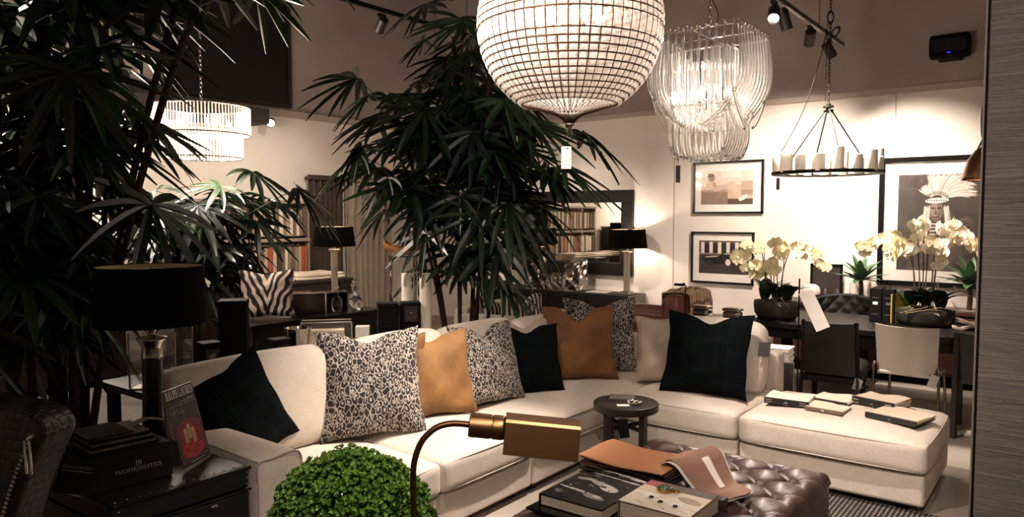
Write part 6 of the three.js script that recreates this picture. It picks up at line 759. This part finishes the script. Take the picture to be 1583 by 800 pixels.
{ const o = thing('glass_lantern', 'chrome framed glass lantern holding a white candle', 'lantern', [-4.43, T + 0.272, -4.30], yw), w = 0.2, h = 0.40; part(o, 'frame', [...[[-1, -1], [1, -1], [1, 1], [-1, 1]].map(([a, b]) => box(0.012, h, 0.012, a * w / 2, h / 2, b * w / 2)), box(w + 0.02, 0.012, w + 0.02, 0, h, 0), box(w + 0.02, 0.012, w + 0.02, 0, 0.006, 0)], M.chrome); for (const [a, b, c, d] of [[0, w / 2, w, 0.003], [0, -w / 2, w, 0.003]]) part(o, 'pane', box(c, h - 0.02, d, a, h / 2, b, 0), M.glass); for (const s of [-1, 1]) part(o, 'pane', box(0.003, h - 0.02, w, s * w / 2, h / 2, 0, 0), M.glass);
  single('pillar_candle', 'white pillar candle inside the glass lantern', 'candle', lathe([[0, 0], [0.042, 0], [0.042, 0.24], [0.036, 0.246], [0, 0.24]], 24), M.wax, [-4.41, T + 0.286, -4.32]);
  single('pillar_candle', 'tall white pillar candle beside the glass lantern', 'candle', lathe([[0, 0], [0.048, 0], [0.048, 0.53], [0.042, 0.537], [0, 0.53]], 24), M.wax, [-4.22, T, -4.345]);
  const b = thing('wooden_bowl', 'curved tan wooden bowl on top of the lantern', 'bowl', [-4.43, T + 0.68, -4.30], rad(20)); part(b, 'shell', sheet(0.34, 0.16, 0.012, (u, v) => 0.06 * ((u - 0.5) * 2) ** 2 + 0.05 * ((v - 0.5) * 2) ** 2 + 0.002, 18, 8, (u, v) => { const e = Math.sqrt(Math.max(0.08, 1 - ((u - 0.5) * 1.9) ** 2)); return [(u - 0.5) * 0.34, (v - 0.5) * 0.16 * e]; }), M.woodTan); part(b, 'pebble', [ball(0.012, 0.02, 0.024, 0), ball(0.014, -0.03, 0.026, 0.01), ball(0.01, 0.05, 0.026, -0.01)], M.nickel); }
{ // clear case with a cream bottle carton
  const o = thing('acrylic_case', 'clear acrylic case with a cream carton behind the sofa', 'case', [-4.16, T, -3.30], rad(50)), w = 0.34, h = 0.27, d = 0.14; part(o, 'walls', [box(w, h, 0.006, 0, h / 2, d / 2, 0), box(w, h, 0.006, 0, h / 2, -d / 2, 0), box(0.006, h, d, w / 2, h / 2, 0, 0), box(0.006, h, d, -w / 2, h / 2, 0, 0)], M.glass); part(o, 'edges', [box(w, 0.008, 0.008, 0, h, d / 2), box(w, 0.008, 0.008, 0, h, -d / 2), box(0.008, h, 0.008, w / 2, h / 2, d / 2), box(0.008, h, 0.008, -w / 2, h / 2, d / 2)], phys({ color: 0xe0d8cc, roughness: 0.15, transmission: 0.5, thickness: 0 }));
  const c = thing('cream_carton', 'cream carton with a square letter emblem inside the clear case', 'box', [-4.16, T + 0.001, -3.30], rad(50)); part(c, 'carton', box(0.24, 0.21, 0.09, 0, 0.106, 0, 0.004), std({ color: 0xd9c7ac, roughness: 0.6 })); part(c, 'emblem', printOn(0.062, 0.062, 0.0015, 0.03, 0.168, 0.046), std({ roughness: 0.6, map: canvasTex(64, 64, (x) => { x.fillStyle = '#d9c7ac'; x.fillRect(0, 0, 64, 64); x.strokeStyle = '#1c1613'; x.lineWidth = 5; x.strokeRect(6, 6, 52, 52); x.fillStyle = '#1c1613'; x.fillRect(40, 16, 6, 32); x.fillRect(20, 16, 24, 6); x.fillRect(26, 29, 18, 6); x.fillRect(20, 42, 24, 6); }) }), 'square letter emblem');
  single('white_carton', 'small white carton right of the clear case', 'box', box(0.10, 0.19, 0.10, 0, 0.095, 0, 0.003), M.white, [-4.20, T, -3.66], rad(45));
  single('silver_vase', 'shiny silver vase left of the clear case', 'vase', lathe([[0, 0.002], [0.06, 0.002], [0.075, 0.05], [0.08, 0.22], [0.088, 0.26], [0.083, 0.26], [0.073, 0.2], [0, 0.1]], 28), M.chrome, [-4.12, T, -3.03]); }
{ const o = thing('glass_case', 'clear glass display case beside the big lamp', 'case', [-4.30, T, -2.20], rad(40)), w = 0.26, h = 0.33; part(o, 'panes', [box(w, h, 0.005, 0, h / 2, w / 2, 0), box(w, h, 0.005, 0, h / 2, -w / 2, 0), box(0.005, h, w, w / 2, h / 2, 0, 0), box(0.005, h, w, -w / 2, h / 2, 0, 0)], M.glass); part(o, 'frame', [[-1, -1], [1, -1], [1, 1], [-1, 1]].map(([a, b]) => box(0.01, h, 0.01, a * w / 2, h / 2, b * w / 2)).concat([box(w, 0.01, w, 0, 0.005, 0)]), M.nickel); single('driftwood', 'pale driftwood piece inside the glass case', 'ornament', tube([[-0.08, 0.02, 0], [-0.02, 0.04, 0.03], [0.05, 0.03, -0.02], [0.08, 0.05, 0.02]], 0.016, 16, 7), M.linenDark, [-4.30, T + 0.012, -2.20], rad(20)); }
{ // long table with zebra cushion
  const o = thing('long_cabinet', 'long black cabinet in the middle of the showroom', 'cabinet', [0, 0, 0]); part(o, 'carcass', block(-5.85, -5.28, 0.05, 0.80, -4.85, -3.45, 0.004), M.woodBlack); part(o, 'top', block(-5.87, -5.26, 0.80, 0.82, -4.87, -3.43, 0.003), M.blackGloss); for (let i = 0; i < 3; i++) part(o, 'door', block(-5.28, -5.262, 0.1, 0.78, -4.83 + i * 0.46, -4.39 + i * 0.46, 0.003), M.woodBlack); part(o, 'plinth', block(-5.8, -5.3, 0, 0.05, -4.8, -3.5), M.blackMatte);
  cushion('zebra striped cushion standing on the long black cabinet', M.zebra, 0.46, 0.42, 0.14, [-5.56, 0.822, -3.78], 55, 8, { seed: 30, chop: 0.02 }).userData.group = 'cushions of the showroom';
  for (const [i, [z, w, h]] of [[-4.2, 0.3, 0.19], [-4.52, 0.2, 0.17]].entries()) { const b = thing('mirrored_box', ['wide mirrored box on the long black cabinet', 'small mirrored box at the end of the long cabinet'][i], 'box', [-5.56, 0.821, z], rad(60), 'mirrored boxes'); part(b, 'body', box(w, h, 0.15, 0, h / 2, 0, 0.004), M.smoke.clone()).material = std({ color: 0x3a332e, metalness: 1, roughness: 0.12 }); part(b, 'trim', [box(0.016, h, 0.156, -w / 2, h / 2, 0), box(0.016, h, 0.156, w / 2, h / 2, 0), box(w, 0.014, 0.156, 0, h, 0)], M.chrome); }
  for (const [i, [x, z, h]] of [[-5.42, -4.42, 0.24], [-5.5, -4.70, 0.28], [-5.36, -4.62, 0.2], [-5.62, -4.78, 0.22]].entries()) single('crystal_decanter', ['cut glass decanter in front of the small mirrored box', 'tall cut glass decanter at the cabinet end', 'short cut glass decanter at the front of the cabinet end', 'cut glass decanter at the back of the cabinet end'][i], 'decanter', lathe([[0, 0.003], [0.045, 0.003], [0.05, h * 0.3], [0.045, h * 0.5], [0.015, h * 0.62], [0.014, h * 0.8], [0.02, h * 0.84], [0.006, h * 0.86], [0.024, h * 0.93], [0.012, h], [0, h]], 10), M.glassSolid, [x, 0.822, z], 0, 'decanters on the cabinet'); }
{ // curtains on the left wall
  const cm = (a, b, s) => std({ roughness: 0.9, side: THREE.DoubleSide, map: tex(64, 128, 0.4, (u, v) => mixc(a, b, fbm(u, v, 6, s, 4))) });
  const cur = (label, z0, z1, mat, amp, nW, seed) => { const o = thing('curtain', label, 'curtain', [XL + 0.10, 0, 0], 0, 'curtains on the showroom wall'), n = 120, P = [], I = []; for (let j = 0; j <= 6; j++) for (let i = 0; i <= n; i++) { const t = i / n, y = 0.12 + j / 6 * 2.10, f = Math.sin(t * nW * 6.283 + Math.sin(t * 9 + seed)) * amp * (0.75 + 0.25 * Math.sin(j + t * 5)); P.push(f, y, z0 + (z1 - z0) * t); } for (let j = 0; j < 6; j++) for (let i = 0; i < n; i++) { const a = j * (n + 1) + i, b = a + 1, c = a + n + 1, d = c + 1; I.push(a, c, b, b, c, d); } const g = new THREE.BufferGeometry(); g.setAttribute('position', new THREE.Float32BufferAttribute(P, 3)); g.setIndex(I); g.computeVertexNormals(); part(o, 'drape', uvBox(g), mat); part(o, 'heading_tape', block(-0.06, 0.06, 2.19, 2.23, Math.min(z0, z1), Math.max(z0, z1), 0.004), mat); part(o, 'rail', rod([0, 2.245, z0], [0, 2.245, z1], 0.012), M.nickel); return o; };
  cur('dark brown patterned curtain on the far wall', -6.22, -6.82, cm([58, 46, 38], [84, 68, 56], 301), 0.035, 7, 1); cur('pale beige curtain next to the dark brown one', -6.84, -7.75, cm([150, 136, 120], [170, 156, 138], 303), 0.05, 8, 2); }
{ // fabric rack
  const o = thing('fabric_rack', 'two tier wall rack crowded with hanging fabrics', 'rack', [XL + 0.02, 0, 0]), R = rng(88); for (const y of [1.88, 1.40]) part(o, 'shelf', block(0, 0.34, y - 0.02, y + 0.02, -6.06, -4.3, 0.004), M.woodDark.clone()).material = std({ color: 0x9a8a7a, roughness: 0.5 }); for (const z of [-6.0625, -4.2975]) part(o, 'upright', block(0, 0.3, 0.9, 1.9, z - 0.0125, z + 0.0125, 0.002), std({ color: 0x9a8a7a, roughness: 0.5 })); for (const y of [1.80, 1.33]) part(o, 'hanging_bar', rod([0.2, y, -6.05], [0.2, y, -4.31], 0.01), M.chrome);
  const cols = [0xc9b79c, 0x8a7a68, 0xded0ba, 0x6a5a4c, 0xa8563c, 0xb4a48c, 0x4a3e36, 0xe4dac8, 0x9a8468, 0x746658].map((c) => std({ color: c, roughness: 0.95 }));
  for (const [y0, y1] of [[1.44, 1.79], [0.98, 1.32]]) { let z = -6.03; while (z < -4.36) { const w = 0.035 + R() * 0.035; part(o, 'hanging_fabric', box(0.26, y1 - y0 - R() * 0.04, w * 0.86, 0.18, (y0 + y1) / 2, z + w / 2, 0.006), cols[Math.floor(R() * cols.length)]); z += w; } }
  const t = thing('fabric_counter', 'low counter below the fabric rack', 'counter', [0, 0, 0]); part(t, 'body', block(-7.9, -7.25, 0, 0.90, -6.15, -4.2, 0.004), M.woodEspresso); part(t, 'top', block(-7.92, -7.23, 0.90, 0.93, -6.17, -4.18, 0.003), M.woodEspresso);
  for (const [i, [z, w, h, c]] of [[-5.75, 0.72, 0.08, 2], [-5.05, 0.6, 0.06, 7], [-4.5, 0.42, 0.07, 0]].entries()) single('folded_fabric', ['thick folded cream fabric nearest the curtains', 'folded pale fabric in the middle of the counter', 'folded beige fabric at the near end of the counter'][i], 'textile', [move(softBox(0.5, h * 0.5, w, h * 0.24, { n: 10, wob: 0.006, seed: i }), 0, 0, 0), move(softBox(0.47, h * 0.5, w * 0.95, h * 0.24, { n: 10, wob: 0.006, seed: i + 5 }), 0.01, h * 0.5, 0)], cols[c], [-7.57, 0.932, z], 0, 'folded fabrics on the counter'); }
{ const o = thing('lamp_pedestal', 'slim black pedestal under the far column lamp', 'pedestal', [-6.72, 0, -5.45]); part(o, 'column', box(0.3, 0.78, 0.3, 0, 0.39, 0, 0.004), M.blackMatte); part(o, 'top', box(0.36, 0.03, 0.36, 0, 0.795, 0, 0.004), M.blackGloss); }
columnLamp('black shaded glass column lamp in front of the dark curtain', [-6.72, 0.811, -5.45], 0.92, 1.2);
{ // armchair with striped cushions behind the sofa corner
  const o = thing('white_armchair', 'cream armchair behind the sofa corner', 'chair', [-4.51, 0, -5.86], rad(6)); part(o, 'seat', move(softBox(0.66, 0.2, 0.6, 0.05, { n: 8, crown: 0.02 }), 0.05, 0.30, 0), M.linen); part(o, 'back', move(softBox(0.2, 0.62, 0.84, 0.07, { n: 8 }), -0.33, 0.2, 0), M.linen); for (const z of [-0.37, 0.37]) part(o, 'arm', move(softBox(0.8, 0.62, 0.18, 0.075, { n: 10 }), 0.04, 0.14, z), M.linen); part(o, 'base', box(0.76, 0.18, 0.7, 0, 0.2, 0, 0.02), M.linen); for (const [x, z] of [[-0.34, -0.34], [0.38, -0.34], [-0.34, 0.34], [0.38, 0.34]]) part(o, 'foot', cyl(0.02, 0.14, x, 0, z, 8, 0.026), M.woodBlack);
  cushion('black and white striped cushion upright on the cream armchair', M.stripe, 0.46, 0.44, 0.13, [-4.28, 0.515, -5.78], 62, 10, { seed: 40, chop: 0.05 }).userData.group = 'cushions of the showroom'; cushion('striped cushion lying behind the upright striped one', M.stripe, 0.44, 0.42, 0.13, [-4.50, 0.515, -5.72], 72, 14, { seed: 42, chop: 0.05 }).userData.group = 'cushions of the showroom'; }

{ // club chairs glimpsed behind the left palm, and an added dark cabinet
  const club = scene.getObjectByName('club_chair'); copyOf(club, [-5.75, 0, -0.95], rad(140), 'brown leather club chair glimpsed behind the left palm trunk'); copyOf(club, [-5.95, 0, 0.25], rad(160), 'second brown leather club chair at the far left edge');
  const o = thing('added_dark_cabinet', 'added tall dark cabinet that darkens the gaps behind the left palm', 'cabinet', [0, 0, 0]); part(o, 'carcass', block(-8.24, -7.75, 0.06, 1.45, -3.6, 1.6, 0.004), M.woodEspresso); part(o, 'top', block(-8.26, -7.73, 1.45, 1.48, -3.62, 1.62, 0.003), M.woodEspresso); for (let i = 0; i < 8; i++) part(o, 'door', block(-7.75, -7.732, 0.1, 1.42, -3.58 + i * 0.645, -2.95 + i * 0.645, 0.003), M.woodEspresso); part(o, 'plinth', block(-8.2, -7.8, 0, 0.06, -3.55, 1.55), M.blackMatte);  // cabinet added to darken the bright gaps between the fronds
}

renderer.render(scene, camera);
